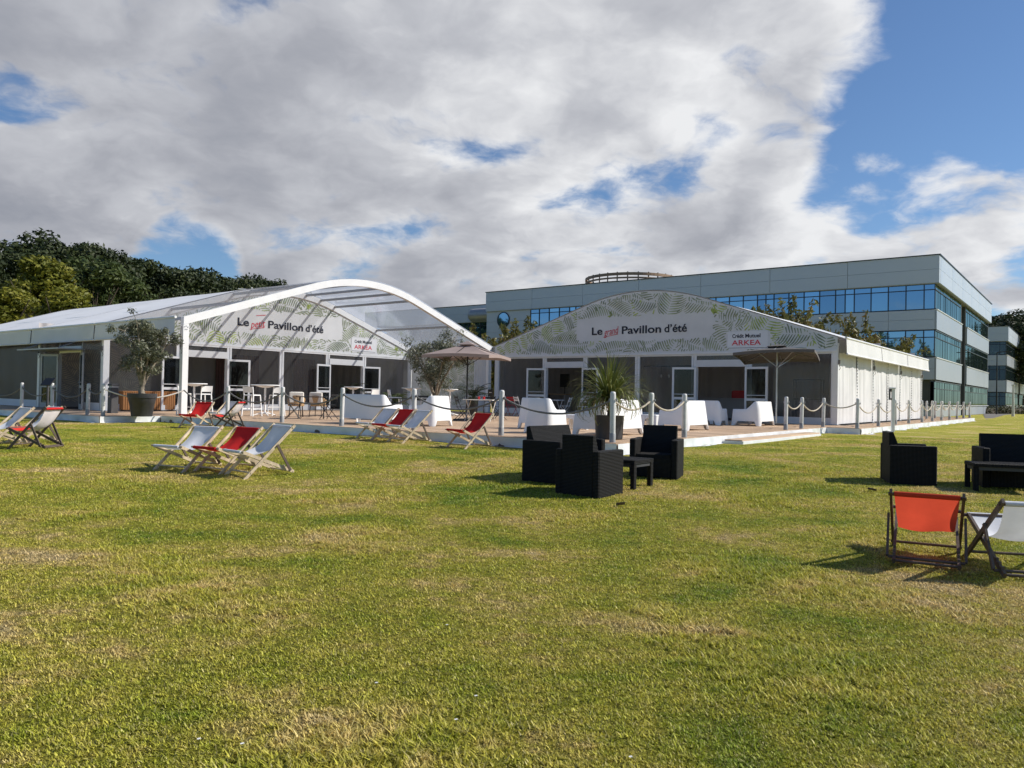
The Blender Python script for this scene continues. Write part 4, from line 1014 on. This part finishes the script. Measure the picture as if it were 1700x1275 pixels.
f=(-.36,-.93); wicker_seat('wicker_armchair','black wicker armchair facing the camera beside the coffee table and the step','armchair',sink(corner_place(1124,797.5,f,.72,.62,-1,1)),f,.72,.62)
f=(.965,-.26); wicker_seat('wicker_armchair','black wicker armchair standing alone side-on on the right lawn','armchair',sink(corner_place(1556,808,f,.72,.64,1,1)),f,.72,.64)
f=(-.30,-.954); P=at_Y(1622,760,11.6)+rvec(f)*-.65; 
wicker_seat('wicker_sofa','black wicker sofa cut by the right edge of the picture','sofa',sink(P),f,1.30)
wicker_table('black wicker coffee table in front of the sofa at the right edge',sink(corner_place(1616,816,f,.95,.52,1,1)),f,.95,.52,.40)
# ------------------------------------------------------------------ white moulded plastic seats
def plastic_seat(name,label,cat,P,f,w,d=.80,group='white plastic lounge seats on the deck'):
    t=thing(name,label,cat,P,face_rz(f),group); R=.19; H1,H0=.83,.56
    pl=[]; hw,hd=w/2,d/2
    def seg(a,b,n):
        for i in range(n): f=i/n; pl.append((a[0]+(b[0]-a[0])*f,a[1]+(b[1]-a[1])*f))
    def arc(c,a0,a1,n):
        for i in range(n): a=a0+(a1-a0)*i/n; pl.append((c[0]+R*math.cos(a),c[1]+R*math.sin(a)))
    seg((-hw,-hd),(-hw,hd-R),14); arc((-hw+R,hd-R),math.pi,math.pi/2,6); seg((-hw+R,hd),(hw-R,hd),18); arc((hw-R,hd-R),math.pi/2,0,6); seg((hw,hd-R),(hw,-hd),14); pl.append((hw,-hd))
    n=len(pl); L=[0]
    for a,b in zip(pl,pl[1:]): L.append(L[-1]+math.hypot(b[0]-a[0],b[1]-a[1]))
    sm=lambda x:max(0,min(1,x))**2*(3-2*max(0,min(1,x)))
    def arch(v,a,b):        # 0 outside, 1 inside an opening between a and b
        return sm((v-a)/.05)*sm((b-v)/.05)
    rows=[]
    for i,(x,y) in enumerate(pl):
        yy=(y+hd)/d; top=H0+(H1-H0)*sm((yy-.42)/.5)
        side=abs(x)>hw-R*.6 and y<hd-R*.4
        zb=.155*max(arch(y,-hd+.10,hd-.13) if side else 0,arch(x,-hw+.13,hw-.13) if y>hd-R*.5 else 0)
        def pos(z,ins):
            k=z/.78; tx=1-.20*k*min(1,.8/w); q=(x*tx*(1-ins/hw*.9), (y-(.10*k if y>0 else -.05*k)*abs(y)/hd)*(1-(ins/hd*.9 if y>-hd+.02 else 0)),z); return q
        zs=[zb,zb+(top-zb)*.33,zb+(top-zb)*.66,top-.025]
        col=[pos(z,0) for z in zs]+[pos(top,.02),pos(top,.05),pos(top-.02,.075),pos(max(.36,top*.6),.085),pos(.34,.09)]
        lowin=pos(zb,.05); rows.append([lowin]+col)
    m=len(rows[0]); vs=[p for r in rows for p in r]
    fs=[(i*m+j,(i+1)*m+j,(i+1)*m+j+1,i*m+j+1) for i in range(n-1) for j in range(m-1)]+[tuple(range(m)),tuple((n-1)*m+j for j in range(m-1,-1,-1))]
    MB().add(vs,fs).obj('shell',plastic,t,smooth=48)
    a=hw*.84; MB().bbox(-a,a,-hd+.03,hd*.70,.27,.385,.02).obj('seat',plastic,t,smooth=30)
    MB().box(-a,a,-hd+.04,-hd+.09,.16,.268).obj('front_panel',plastic,t)
    return t
def plastic_table(label,P,f,w=.62,d=.62,h=.40):
    t=thing('low_table',label,'low table',P,face_rz(f),'white plastic low tables')
    MB().bbox(-w/2,w/2,-d/2,d/2,h-.05,h,.015).obj('table_top',plastic,t,smooth=30)
    for i in range(4):
        a=i*math.pi/2; b=MB(); b.M=Matrix.Rotation(a,4,'Z'); b.add([(-w/2,-d/2,0),(-w/2+.09,-d/2,0),(-w/2+.14,-d/2,h-.13),(0,-d/2,h-.09),(w/2-.14,-d/2,h-.13),(w/2-.09,-d/2,0),(w/2,-d/2,0),(w/2-.02,-d/2+.005,h-.052),(-w/2+.02,-d/2+.005,h-.052)]+[(x,y+.04,z) for x,y,z in [(-w/2,-d/2,0),(-w/2+.09,-d/2,0),(-w/2+.14,-d/2,h-.13),(0,-d/2,h-.09),(w/2-.14,-d/2,h-.13),(w/2-.09,-d/2,0),(w/2,-d/2,0),(w/2-.02,-d/2+.005,h-.052),(-w/2+.02,-d/2+.005,h-.052)]],
            [(0,1,2,8),(2,3,7,8),(3,4,7),(4,5,6,7),(9,17,11,10),(11,17,16,12),(12,16,13),(13,16,15,14)]+[(k,(k+1)%9,9+(k+1)%9,9+k) for k in range(9)]); b.obj('leg_panel',plastic,t)
    return t
dk=lambda *a: corner_place(*a,lawn=False)
fq=(-UY.x,-UY.y)
def dz(P): return Vector((P.x,P.y,DECK+.002))
plastic_seat('plastic_sofa','white plastic two-seat sofa with its grey-shaded back to the lawn','sofa',dz(dk(634,706.5,fu,1.85,.84,1,-1)),fu,1.85,.84)
plastic_seat('plastic_armchair','white plastic armchair right of the two-seat sofa, before the olive tree','armchair',dz(dk(718,708.5,fmp,.92,.98,-1,-1)),fmp,.92,.98)
plastic_seat('plastic_armchair','white plastic armchair behind the wicker two-seater, back to the lawn','armchair',dz(dk(911,721,fu,.82,.80,1,-1)),fu,.82)
plastic_seat('plastic_armchair','white plastic armchair half hidden behind another one, beside the red folding chair','armchair',dz(dk(854,711,fu,.82,.80,-1,-1)),fu,.82)
plastic_table('white plastic low table left of the spiky potted plant',dz(on_z(953,713)),fu,.55,.55)
plastic_seat('plastic_sofa','white plastic two-seat sofa standing behind the spiky potted plant','sofa',dz(dk(1003,725.5,fmp,2.0,.85,-1,-1)),fmp,2.0,.85)
plastic_seat('plastic_sofa','white plastic seat with a broad sunlit back just right of the tied rope post','sofa',dz(dk(1141,716,fmp,1.6,.90,-1,-1)),fmp,1.6,.90)
plastic_seat('plastic_armchair','white plastic armchair seen behind the broad-backed seat in the middle of the deck','armchair',dz(dk(1195,706.5,fu,.9,.85,1,-1)),fu,.85)
S7=dk(1262,708,fmp,1.6,1.0,-1,-1)
plastic_seat('plastic_sofa','white plastic seat farthest right on the deck, below the dark parasol','sofa',dz(S7),fmp,1.6,1.0)
plastic_seat('plastic_armchair','white plastic armchair facing the rightmost seat, in its shade','armchair',dz(S7-PX*1.8+UY*.2),fp,.85)
S5=dk(1140,716,fmp,1.15,.86,-1,-1)
plastic_seat('plastic_armchair','white plastic armchair facing the broad-backed seat by the tied rope post','armchair',dz(S5-PX*1.9+UY*.2),fp,.85)
plastic_table('white plastic low table between two facing seats near the tied rope post',dz(S5-PX*.95+UY*.1),fu,.5,.5)
# ------------------------------------------------------------------ parasols
def parasol(label,px,Y,base_z,apex,rim,half,rz,m,polem,ratio=1.0,tilt=0):
    P=at_Y(px,660,Y); t=thing('parasol',label,'parasol',(P.x,P.y,DECK),rz)
    hx,hy=half,half*ratio; apex-=DECK; rim-=DECK; c=[(-hx,-hy),(hx,-hy),(hx,hy),(-hx,hy)]
    MB().tube([(0,0,.05),(0,0,apex+.03)],.028,12).obj('pole',polem,t,smooth=50)
    MB().bbox(-.35,.35,-.35,.35,.0,.06,.01).obj('base',darkm,t)
    TM=Matrix.Translation((0,0,apex))@Matrix.Rotation(-rz,4,'Z')@Matrix.Rotation(tilt,4,'X')@Matrix.Rotation(rz,4,'Z')@Matrix.Translation((0,0,-apex))
    def TB(): q=MB(); q.M=TM; return q
    cn=TB()
    for i in range(4):
        a,b=c[i],c[(i+1)%4]
        def fn(u,v):
            x=(a[0]+(b[0]-a[0])*u); y=(a[1]+(b[1]-a[1])*u); z=apex+(rim-apex)*v-.10*math.sin(math.pi*u)*v*(1-v)*1.2+.05*math.sin(math.pi*u)*v*v
            return (x*v,y*v,z)
        cn.grid(fn,12,8)
    co=cn.obj('canopy',m,t,smooth=25)
    vl=TB()
    for i in range(4):
        a,b=c[i],c[(i+1)%4]; vl.grid(lambda u,v:(a[0]+(b[0]-a[0])*u,a[1]+(b[1]-a[1])*u,rim+.05*math.sin(math.pi*u)-.10*v),10,1)
    vl.obj('valance',m,co)
    vt=TB(); k=.24
    for i in range(4):
        a,b=c[i],c[(i+1)%4]; vt.add([(0,0,apex+.09),(a[0]*k,a[1]*k,apex+(rim-apex)*k+.06),(b[0]*k,b[1]*k,apex+(rim-apex)*k+.06)],[(0,1,2)])
    vt.obj('vent_cap',m,co)
    for x,y in c: TB().bar((0,0,apex-.02),(x*.98,y*.98,rim-.015),.018,.025).obj('rib',polem,t); TB().bar((0,0,apex-.75),(x*.5,y*.5,apex+(rim-apex)*.5-.03),.014,.02).obj('strut',polem,t)
    for i in range(4):
        a,b=c[i],c[(i+1)%4]; TB().bar((0,0,apex-.03),((a[0]+b[0])*.49,(a[1]+b[1])*.49,rim+.03),.018,.025).obj('rib',polem,t)
    return t
parasol('taupe square parasol with a thin dark pole before the corner of the two marquees',775,26,0,2.80,2.36,1.17,TH+rad(20),taupe,blackm)
parasol('dark charcoal parasol, its pale top edge before the big marquee front',1289,27.5,0,3.0,2.66,1.33,TH+rad(12),charcoal,steel,1.0,rad(-5))
# ------------------------------------------------------------------ bar tables, stools, bistro sets
def bar_table(label,px,Y,dia,h=1.08,m=plastic):
    P=at_Y(px,660,Y); t=thing('bar_table',label,'bar table',(P.x,P.y,DECK),TH+px*.01,'white high bar tables')
    MB().lathe([(dia/2-.01,h-.03),(dia/2,h-.02),(dia/2,h),(dia/2-.01,h+.006)],28).lathe([(.10,h-.10),(dia*.36,h-.032)],20).obj('table_top',m,t)
    MB().tube([(0,0,.05),(0,0,h-.09)],.035,12).obj('column',m,t,smooth=50)
    for i in range(4): a=i*math.pi/2; MB().tube([(0,0,.10),(.18*math.cos(a),.18*math.sin(a),.075),(.40*math.cos(a),.40*math.sin(a),.015)],[.03,.026,.018],8).obj('leg',m,t)
    return t
def bar_stool(label,px,Y,f,m=plastic):
    P=at_Y(px,660,Y); t=thing('bar_stool',label,'bar stool',(P.x,P.y,DECK),face_rz(f),'white bar stools')
    MB().bbox(-.20,.20,-.20,.20,.70,.735,.015).obj('seat',m,t)
    MB().grid(lambda u,v:(-.20+.40*u,.19+.05*v-.03*math.sin(math.pi*u),.80+.20*v),8,3).grid(lambda u,v:(-.20+.40*u,.215+.05*v-.03*math.sin(math.pi*u),.80+.20*v),8,3).obj('backrest',m,t)
    for sx in (-1,1):
        MB().bar((sx*.23,-.22,0),(sx*.18,-.18,.70),.03,.035).obj('leg',m,t)
        MB().bar((sx*.23,.25,0),(sx*.19,.19,.70),.03,.035).bar((sx*.19,.19,.70),(sx*.195,.235,1.0),.028,.03).obj('leg',m,t)
        MB().bar((sx*.215,-.20,.25),(sx*.215,.22,.25),.02,.03).obj('stretcher',m,t)
    MB().bar((-.21,-.205,.30),(.21,-.205,.30),.02,.03).obj('foot_rail',m,t)
    return t
def folding_chair(name,label,px,Y,f,seatm,legm,group,rat=False):
    P=at_Y(px,660,Y); t=thing(name,label,'folding chair',(P.x,P.y,DECK),face_rz(f),group)
    for s in (-1,1):
        x=s*.20
        MB().tube([(x,-.20,0),(x,.12,.46),(x,.24,.84)],.011,6).obj('leg',legm,t); x=s*.175
        MB().tube([(x,.26,0),(x,-.20,.455)],.011,6).obj('leg',legm,t)
    for i in range(5): MB().bbox(-.20,.20,-.19+i*.075,-.13+i*.075,.455,.472,.004).obj('seat_slat',seatm,t)
    for z in (.64,.74): MB().box(-.21,.21,.185+(z-.64)*.32,.20+(z-.64)*.32,z,z+.07).obj('back_slat',seatm,t)
    return t
def bistro_table(label,px,Y,rz,topm,legm,w=.70,d=.60,h=.72):
    P=at_Y(px,660,Y); t=thing('bistro_table',label,'bistro table',(P.x,P.y,DECK),rz,'folding bistro tables')
    MB().bbox(-w/2,w/2,-d/2,d/2,h-.025,h,.006).obj('table_top',topm,t)
    for s in (-1,1):
        x=s*(w/2-.08); MB().tube([(x,-d/2+.03,0),(x,d/2-.06,h-.03)],.013,6).obj('leg',legm,t); MB().tube([(x*.93,d/2-.03,0),(x*.93,-d/2+.06,h-.03)],.013,6).obj('leg',legm,t)
    MB().tube([(-w/2+.08,-d/2+.10,.11),(w/2-.08,-d/2+.10,.11)],.01,6).obj('cross_bar',legm,t)
    return t
def rattan_chair(label,px,Y,f):
    P=at_Y(px,660,Y); t=thing('rattan_chair',label,'rattan chair',(P.x,P.y,DECK),face_rz(f),'rattan chairs with cream cushions')
    MB().grid(lambda u,v:(.30*math.cos(math.pi*u)*(.86+.14*v),.28*math.sin(math.pi*u)*(.9+.1*v),.40+.34*v*(.55+.45*math.sin(math.pi*u))),16,5).grid(lambda u,v:(.275*math.cos(math.pi*u)*(.86+.14*v),.255*math.sin(math.pi*u)*(.9+.1*v),.40+.33*v*(.55+.45*math.sin(math.pi*u))),16,5).obj('backrest',rattan,t,smooth=60)
    MB().lathe([(.27,.37),(.28,.42),(.2,.43)],18).obj('seat',rattan,t)
    MB().bbox(-.24,.24,.16,.25,.50,.86,.03).obj('cushion',cream,t,smooth=40)
    for x in (-.2,.2):
        for y in (-.2,.2): MB().tube([(x*1.15,y*1.15,0),(x,y,.38)],.014,6).obj('leg',darkwood,t)
    return t
bar_table('white high bar table with one stool just right of the arch foot',322,26.3,.85)
bar_table('white high bar table with two grey-backed stools in front of the open door leaf',440,27,1.0)
bar_table('white high bar table behind the two-seat plastic sofa',586,29,.70); bar_table('white high bar table left of the second olive tree',683,28,.72); bar_table('white high bar table in shade right of the second olive tree',747,31.5,.66)
bar_stool('white bar stool right of the bar table by the arch foot',337,26.6,(-.8,.6)); bar_stool('white bar stool tucked behind the arch foot',307,26.9,(.8,.3))
bar_stool('white bar stool with its grey back to the camera, left of the second bar table',419,26.3,(.35,.94)); bar_stool('white bar stool on the right of the second bar table',459,27.2,(-.6,.8))
bar_stool('white bar stool standing by the bar table left of the second olive tree',656,28.3,(.8,.3)); bar_stool('white bar stool right of the second olive trunk',710,28.5,(-.7,.2)); bar_stool('white bar stool before the second open door of the small marquee',615,29.6,(-.7,.4))
GB='black folding chairs on the deck'
folding_chair('bistro_chair','black folding chair at the left end of the black bistro table',488,24.4,(.8,.3),blackm,blackm,GB); folding_chair('bistro_chair','black folding chair at the right end of the black bistro table',546,24.6,(-.8,.3),blackm,blackm,GB)
bistro_table('black folding bistro table before the rattan chairs',518,25.0,.15,blackm,blackm,.95,.65)
rattan_chair('rattan chair with cream cushion behind the left end of the bistro table',492,26.4,(-.3,.95)); rattan_chair('rattan chair with cream cushion behind the right end of the bistro table',529,26.8,(.2,.97))
bistro_table('black bistro table behind the white armchair near the second olive tree',670,25.5,.3,blackm,blackm,.8,.6)
folding_chair('bistro_chair','black folding chair behind the armchair, left of the second olive trunk',697,26.5,(-.5,.8),blackm,blackm,GB)
folding_chair('bistro_chair','black folding chair under the taupe parasol, beside its pole',768,25.6,(.85,.3),blackm,blackm,GB); folding_chair('bistro_chair','black folding chair behind the pale table under the taupe parasol',812,28.0,(-.1,-1),blackm,blackm,GB); folding_chair('bistro_chair','black folding chair tucked under the pale table, nearest the post',828,27.3,(-.9,.2),blackm,blackm,GB)
bistro_table('pale folding table on crossed white legs under the taupe parasol',798,25.6,-.3,cream,cream,1.05,.65)
folding_chair('bistro_chair','red folding chair near the left corner of the big marquee',850,33,(.5,.85),redm,redm,'red folding chairs')
for px,Y,f,l in ((864,32.5,(.8,.4),'white folding chair right beside the red folding chair'),(939,33.0,(-.8,.3),'white folding chair before the dark doorway with the screen'),(968,32.6,(-.2,.9),'white folding chair behind the low white table, left of the spiky plant')): folding_chair('bistro_chair',l,px,Y,f,plastic,alu,'white folding chairs')
bistro_table('white folding table before the left doors of the big marquee',915,33.2,-.5,plastic,alu,1.0,.6)
P=at_Y(797.5,660,25.6)
for i,(dx,l,m) in enumerate(((-.05,'small red cup on the pale table under the taupe parasol, left one',redm),(.12,'small red cup on the pale table under the taupe parasol, right one',redm))):
    t=thing('cup',l,'cup',(P.x+dx,P.y,DECK+.72),0,'red cups on the pale table'); MB().lathe([(.03,.001),(.042,.10)],12).obj('cup_body',m,t)
P=at_Y(814,660,30.5); t=thing('menu_board','small black menu board standing before the corner curtain','menu board',(P.x,P.y,DECK),TH+.4)
MB().box(-.10,.10,-.012,.012,.82,1.10).obj('board',blackm,t); MB().tube([(0,0,0),(0,0,.82)],.012).obj('stand',blackm,t); MB().box(-.05,.05,-.016,-.0125,.96,.985).obj('board_print',cream,t)
# ------------------------------------------------------------------ planter, bin, lectern, post box
P=on_z(204,682.5,DECK); t=thing('wooden_planter','slatted cedar box standing behind the potted olive tree','planter',P,TH+rad(90))
MB().box(.02,2.05,.02,.55,.06,.70).obj('box_core',darkwood,t); 
for i in range(24): piece('slat',t,i*.0865,-.012,.05,.066,.03,.68,cedar)
for i in range(6): piece('slat',t,-.012,.02+i*.0865,.05,.03,.066,.68,cedar)
MB().bbox(-.03,2.10,-.03,.58,.732,.765,.006).obj('top_board',cedar,t); MB().box(.05,2.0,.05,.5,0,.058).obj('plinth',blackm,t)
P=on_z(187,686,DECK); t=thing('litter_bin','slim black waste bin beside the white column near the cedar box','bin',P,TH)
MB().bbox(-.13,.13,-.13,.13,0,.88,.02).obj('body',darkm,t); MB().bbox(-.14,.14,-.14,.14,.94,1.02,.02).obj('lid',darkm,t); MB().box(-.12,.12,-.1,.12,.882,.94).obj('opening',alug,t); MB().tube([(-.05,-.135,.58),(0,-.135,.55),(.04,-.135,.60)],.008).obj('emblem',cream,t)
P=at_Y(79,660,25.0); t=thing('lectern','black lectern with a tilted top at the side door of the small marquee','lectern',(P.x,P.y,DECK),face_rz((-.3,-1)))
b=MB(); b.M=Matrix.Translation((0,0,1.03))@Matrix.Rotation(rad(48),4,'X'); b.bbox(-.20,.20,-.16,.16,-.015,.015,.005); b.obj('board',blackm,t); MB().bbox(-.03,.03,-.03,.03,.02,1.0,.005).obj('column',darkm,t); MB().bbox(-.2,.2,-.15,.15,0,.02,.004).obj('base',darkm,t)
P=on_lawn(1482,717); h=at_Y(1482,643,P.y).z-P.z
t=thing('info_post','slim white steel post with a bracket box, alone on the lawn before the walkway','post',P,0)
MB().bbox(-.06,.06,-.04,.04,-.02,h,.008).obj('shaft',alu,t); MB().bbox(-.17,.08,-.06,.06,h-.06,h,.01).obj('cap',alu,t); MB().box(-.15,-.062,-.03,.03,h-.16,h-.06).box(-.15,-.11,-.03,.03,h-.40,h-.16).box(-.15,-.062,-.03,.03,h-.46,h-.40).obj('bracket',darkm,t)
# ------------------------------------------------------------------ potted plants
def pot(t,r0,r1,h,m=potm,rim=True):
    pr=[(r0,0),(r0+(r1-r0)*.55,h*.55),(r0+(r1-r0)*.60,h*.56),(r1*.97,h*.80),(r1*1.02,h*.81),(r1*1.04,h),(r1*.93,h),(r1*.9,h*.93)] if rim else [(r0,0),(r1,h),(r1*.93,h),(r1*.9,h*.94)]
    MB().lathe(pr,32).obj('pot',m,t,smooth=40); MB().lathe([(r1*.9,h*.90),(r1*.9,h*.935)],24).obj('soil',soil,t)
def olive(label,px,Y,top,crown_w,crown_lo,pot_h,pot_r,seed,trunk_r=.09,fork=.5,n=11500):
    P=at_Y(px,660,Y); t=thing('olive_tree',label,'olive tree',(P.x,P.y,DECK),seed)
    pot(t,pot_r*.72,pot_r,pot_h); rng=np.random.default_rng(seed); mb=MB(); H=top-DECK; lo=crown_lo-DECK; R=crown_w/2
    fk=pot_h+(lo-pot_h)*fork; mb.tube([(0,0,pot_h*.9),(.03,.02,pot_h+(fk-pot_h)*.5),(0,.03,fk)],[trunk_r*1.3,trunk_r,trunk_r*.95],10)
    cs=[];rs=[]
    for i in range(7):
        a=i*.9+rng.uniform(-.3,.3); e=R*rng.uniform(.45,.85); z=lo+(H-lo)*rng.uniform(.25,.8)
        p=[(0,.03,fk*.97),(e*.35*math.cos(a),e*.35*math.sin(a),fk+(z-fk)*.5),(e*.75*math.cos(a),e*.75*math.sin(a),z*.95),(e*math.cos(a),e*math.sin(a),z+.25)]
        mb.tube(p,[trunk_r*.6,trunk_r*.42,trunk_r*.2,.008],7)
        for q in range(7):
            k=rng.integers(1,4); c=np.array(p[k]); a2=rng.uniform(0,6.28); e2=R*rng.uniform(.1,.4); d=c+np.array([e2*math.cos(a2),e2*math.sin(a2),rng.uniform(-.2,.45)])
            mb.tube([tuple(c),tuple((c+d)/2+np.array([0,0,.05])),tuple(d)],[.012,.008,.004],4); s=R*rng.uniform(.12,.26); cs.append(d); rs.append((s,s,s*.8))
    for i in range(40):
        a=rng.uniform(0,6.28); ph=rng.uniform(-.9,1.35); s=R*rng.uniform(.13,.27); r=R*rng.uniform(.35,.95); mid=(H+lo)/2
        cs.append((r*math.cos(a)*math.cos(ph),r*math.sin(a)*math.cos(ph),mid+(H-lo)/2*.86*math.sin(ph))); rs.append((s,s,s*.85))
    V,F=leaf_cloud(rng,np.array(cs),np.array(rs),n,.058,2.1,.1)
    mb.obj('trunk',olivebark,t,smooth=60); link('crown',cloud_mesh('crown',V,F,lf_olive),t); return t
olive('olive tree in a big black pot on the deck corner beside the arch foot',236,24.2,3.22,2.05,1.35,.72,.42,3)
olive('forked olive tree standing under the clear arch left of the taupe parasol',722,28,3.0,2.6,1.72,.45,.40,12,.10,.25,8000)
def blades(mb,rng,n,length,w,base_z,droop,spread=1.0,r0=.04):
    for i in range(n):
        a=rng.uniform(0,6.28); el=rng.uniform(.05,1.0)**.8*1.45*spread; L=length*rng.uniform(.7,1.1); ww=w*rng.uniform(.7,1.2); dr=droop*rng.uniform(.4,1.5)*(el/1.3)
        ca,sa=math.cos(a),math.sin(a); N=7; pts=[]; x=r0;z=base_z+rng.uniform(-.08,.10); th=math.pi/2-el
        for k in range(N+1):
            pts.append((x,z)); x+=L/N*math.cos(th); z+=L/N*math.sin(th); th-=dr/N*(k+.5)*.55
        vs=[]; 
        for k,(x,z) in enumerate(pts):
            q=k/N; hw=ww*(min(1,.55+q*3)*(1-q**2.2)+.04); vs+=[(x*ca-sa*hw,x*sa+ca*hw,z+.25*hw),(x*ca,x*sa,z),(x*ca+sa*hw,x*sa-ca*hw,z+.25*hw)]
        fs=[]
        for k in range(N): fs+=[(3*k,3*k+1,3*k+4,3*k+3),(3*k+1,3*k+2,3*k+5,3*k+4)]
        mb.add(vs,fs)
P=on_z(1011,729,DECK); t=thing('cordyline_plant','spiky long-leaved plant in a black pot at the outer deck corner','potted plant',P,0)
MB().lathe([(.26,0),(.285,.02),(.31,.48),(.32,.50),(.29,.50),(.28,.46)],28).obj('pot',potm,t,smooth=40); MB().lathe([(.28,.44),(.28,.46)],24).obj('soil',soil,t)
MB().tube([(0,0,.44),(.02,0,.7),(0,0,.86)],[.06,.05,.06],8).obj('stem',bark,t)
rng=np.random.default_rng(77); mb=MB(); blades(mb,rng,330,1.15,.018,.80,1.9); mb.obj('foliage',lf_yucca,t)
mb=MB(); blades(mb,rng,45,.75,.012,.72,3.2,1.35); mb.obj('dry_foliage',leafmat('dry_leaves',[(.25,.19,.10),(.45,.38,.24)],.2),t)
def palm(label,px,Y,base,size,n,m=lf_palm,ped=.75):
    P=at_Y(px,660,Y); t=thing('palm_plant',label,'potted plant',(P.x,P.y,DECK if base is None else base),0)
    if ped: pot(t,.16,.22,ped,blackm,False)
    rng=np.random.default_rng(int(px)); mb=MB()
    for i in range(n):
        a=rng.uniform(0,6.28); el=rng.uniform(.1,1.2); L=size*rng.uniform(.7,1.1); th=math.pi/2-el; x=0;z=ped*.93; pts=[]
        for k in range(9): pts.append((x*math.cos(a),x*math.sin(a),z)); x+=L/8*math.cos(th); z+=L/8*math.sin(th); th-=.18
        mb.tube(pts,[.008]*9,4)
        for k in range(2,9):
            c=Vector(pts[k]); s=Vector((-math.sin(a),math.cos(a),0)); f=(Vector(pts[k])-Vector(pts[k-1])).normalized(); l=size*.30*(1-abs(k-5)/7)
            for q in (-1,1):
                tip=c+s*q*l*.8+f*l*.6-Vector((0,0,l*.25)); m2=c.lerp(tip,.5)+f*.022; m3=c.lerp(tip,.5)-f*.022; mb.add([tuple(c),tuple(m2),tuple(tip),tuple(m3)],[(0,1,2,3)])
    mb.obj('foliage',m,t); return t
palm('dark palm in a pot before the leaf-printed porch wall under the parasol',786,32,None,1.0,26); palm('feathery potted plant inside the second doorway of the small marquee',582,38,None,.95,18,lf_palm,.95); palm('olive-green agave-like plant left of the second olive tree',655,33,None,.85,30,lf_mid,.45)
# ------------------------------------------------------------------ a few things inside the big marquee
def inside(px,py,dy): # point dy metres behind the glazed front of the big marquee, seen at px,py
    x,y=on_edge(px,'y',dy); return x
x=inside(937,630,4); t=thing('display_screen','black screen on a stand inside the left doorway of the big marquee','screen',cw(x,4,.2),TH)
MB().box(-.28,.28,-.03,.03,1.35,2.05).obj('screen',blackm,t); MB().tube([(0,.02,0),(0,.02,1.4)],.03).obj('stand',blackm,t); MB().box(-.3,.3,-.2,.2,0,.03).obj('base',blackm,t)
x=inside(925,650,3.2); t=thing('desk','pale desk below the screen inside the big marquee','desk',cw(x,3.2,.2),TH)
MB().box(-.7,.7,-.3,.3,.95,1.0).obj('desk_top',rattan,t); MB().box(-.66,-.6,-.26,.26,0,.95).obj('leg',innerwall,t); MB().box(.6,.66,-.26,.26,0,.95).obj('leg',innerwall,t)
x=inside(1205,655,3.5); t=thing('counter','low grey counter inside the right doorway of the big marquee','counter',cw(x,3.5,.2),TH)
MB().box(-1.1,1.1,-.3,.3,.04,.9).obj('body',innerwall,t); MB().box(-1.15,1.15,-.35,.35,.9,.94).obj('counter_top',innerwall,t)
x=inside(1225,652,5); t=thing('lounge_chair','red lounge chair seen over the counter inside the big marquee','chair',cw(x,5,.2),TH)
MB().bbox(-.4,.4,-.35,.35,.35,.75,.05).obj('seat',redm,t); MB().bbox(-.4,.4,.2,.36,.75,1.3,.05).obj('backrest',redm,t); MB().box(-.35,.35,-.3,.3,.0,.35).obj('base',darkm,t)
for k,px in enumerate((1342,)):
    x=inside(px,650,2.5); t=thing('rack','thin black open rack frame behind the right window of the big marquee','rack',cw(x,2.5,.2),TH)
    for xx in (-.55,.55):
        for yy in (-.2,.2): MB().tube([(xx,yy,0),(xx,yy,1.75)],.015).obj('upright',blackm,t)
    for z in (.5,.95,1.75): MB().box(-.55,.55,-.21,.21,z-.015,z+.015).obj('shelf',blackm,t)
for i,px in enumerate((1097,1110,1122)):
    x=inside(px,625,3); t=thing('hanging_bulb','small bulb hanging on a dark rail inside the big marquee, '+('left','middle','right')[i]+' one','bulb',cw(x,3,2.05),TH,'hanging bulbs')
    MB().lathe([(.01,-.02),(.04,.03),(.045,.08),(.02,.14)],10).obj('glass',alu,t); MB().tube([(0,0,.14),(0,0,.5)],.006).obj('cord',blackm,t)
    if i==1: 
        r=thing('rail','dark rail carrying the bulbs inside the big marquee','rail',cw(x,3,2.55),TH); MB().box(-1.3,1.3,-.02,.02,0,.05).obj('bar',blackm,r)

# ------------------------------------------------------------------ daisies and fallen leaves in the grass
rng=np.random.default_rng(41)
for i,(px,py,w) in enumerate([(330,1238,'lowest left'),(402,1246,'beside the lowest left one'),(625,1143,'left of the middle of the foreground'),(757,1205,'below the middle of the foreground'),(1047,1268,'at the bottom edge'),(790,1165,'nearest the bright grass tuft'),(742,1045,'farthest up the lawn')]):
    P=on_lawn(px,py); t=thing('daisy','tiny white daisy in the foreground grass, '+w,'flower',P,0,'daisies in the lawn')
    MB().tube([(0,0,0),(.004,0,.028)],.0012,5).obj('stem',lf_mid,t); b=MB()
    for k in range(12): a=k*math.pi/6; b.add([(0,0,.029),(.007*math.cos(a-.2),.007*math.sin(a-.2),.031),(.010*math.cos(a),.010*math.sin(a),.030),(.007*math.cos(a+.2),.007*math.sin(a+.2),.031)],[(0,1,2,3)])
    b.obj('petals',plastic,t)
for px,py,w in [(1448,817,'beyond the orange-red chair'),(1030,842,'before the front wicker armchair')]:
    P=on_lawn(px,py); t=thing('fallen_leaf','curled dark dry leaf on the lawn '+w,'leaf',(P.x,P.y,P.z+.015),px,'fallen leaves on the lawn')
    MB().grid(lambda u,v:((u-.5)*.11,(v-.5)*.07*(1-(2*u-1)**2),.03*(2*v-1)**2+.02*u),8,6).obj('blade',darkwood,t,smooth=60)
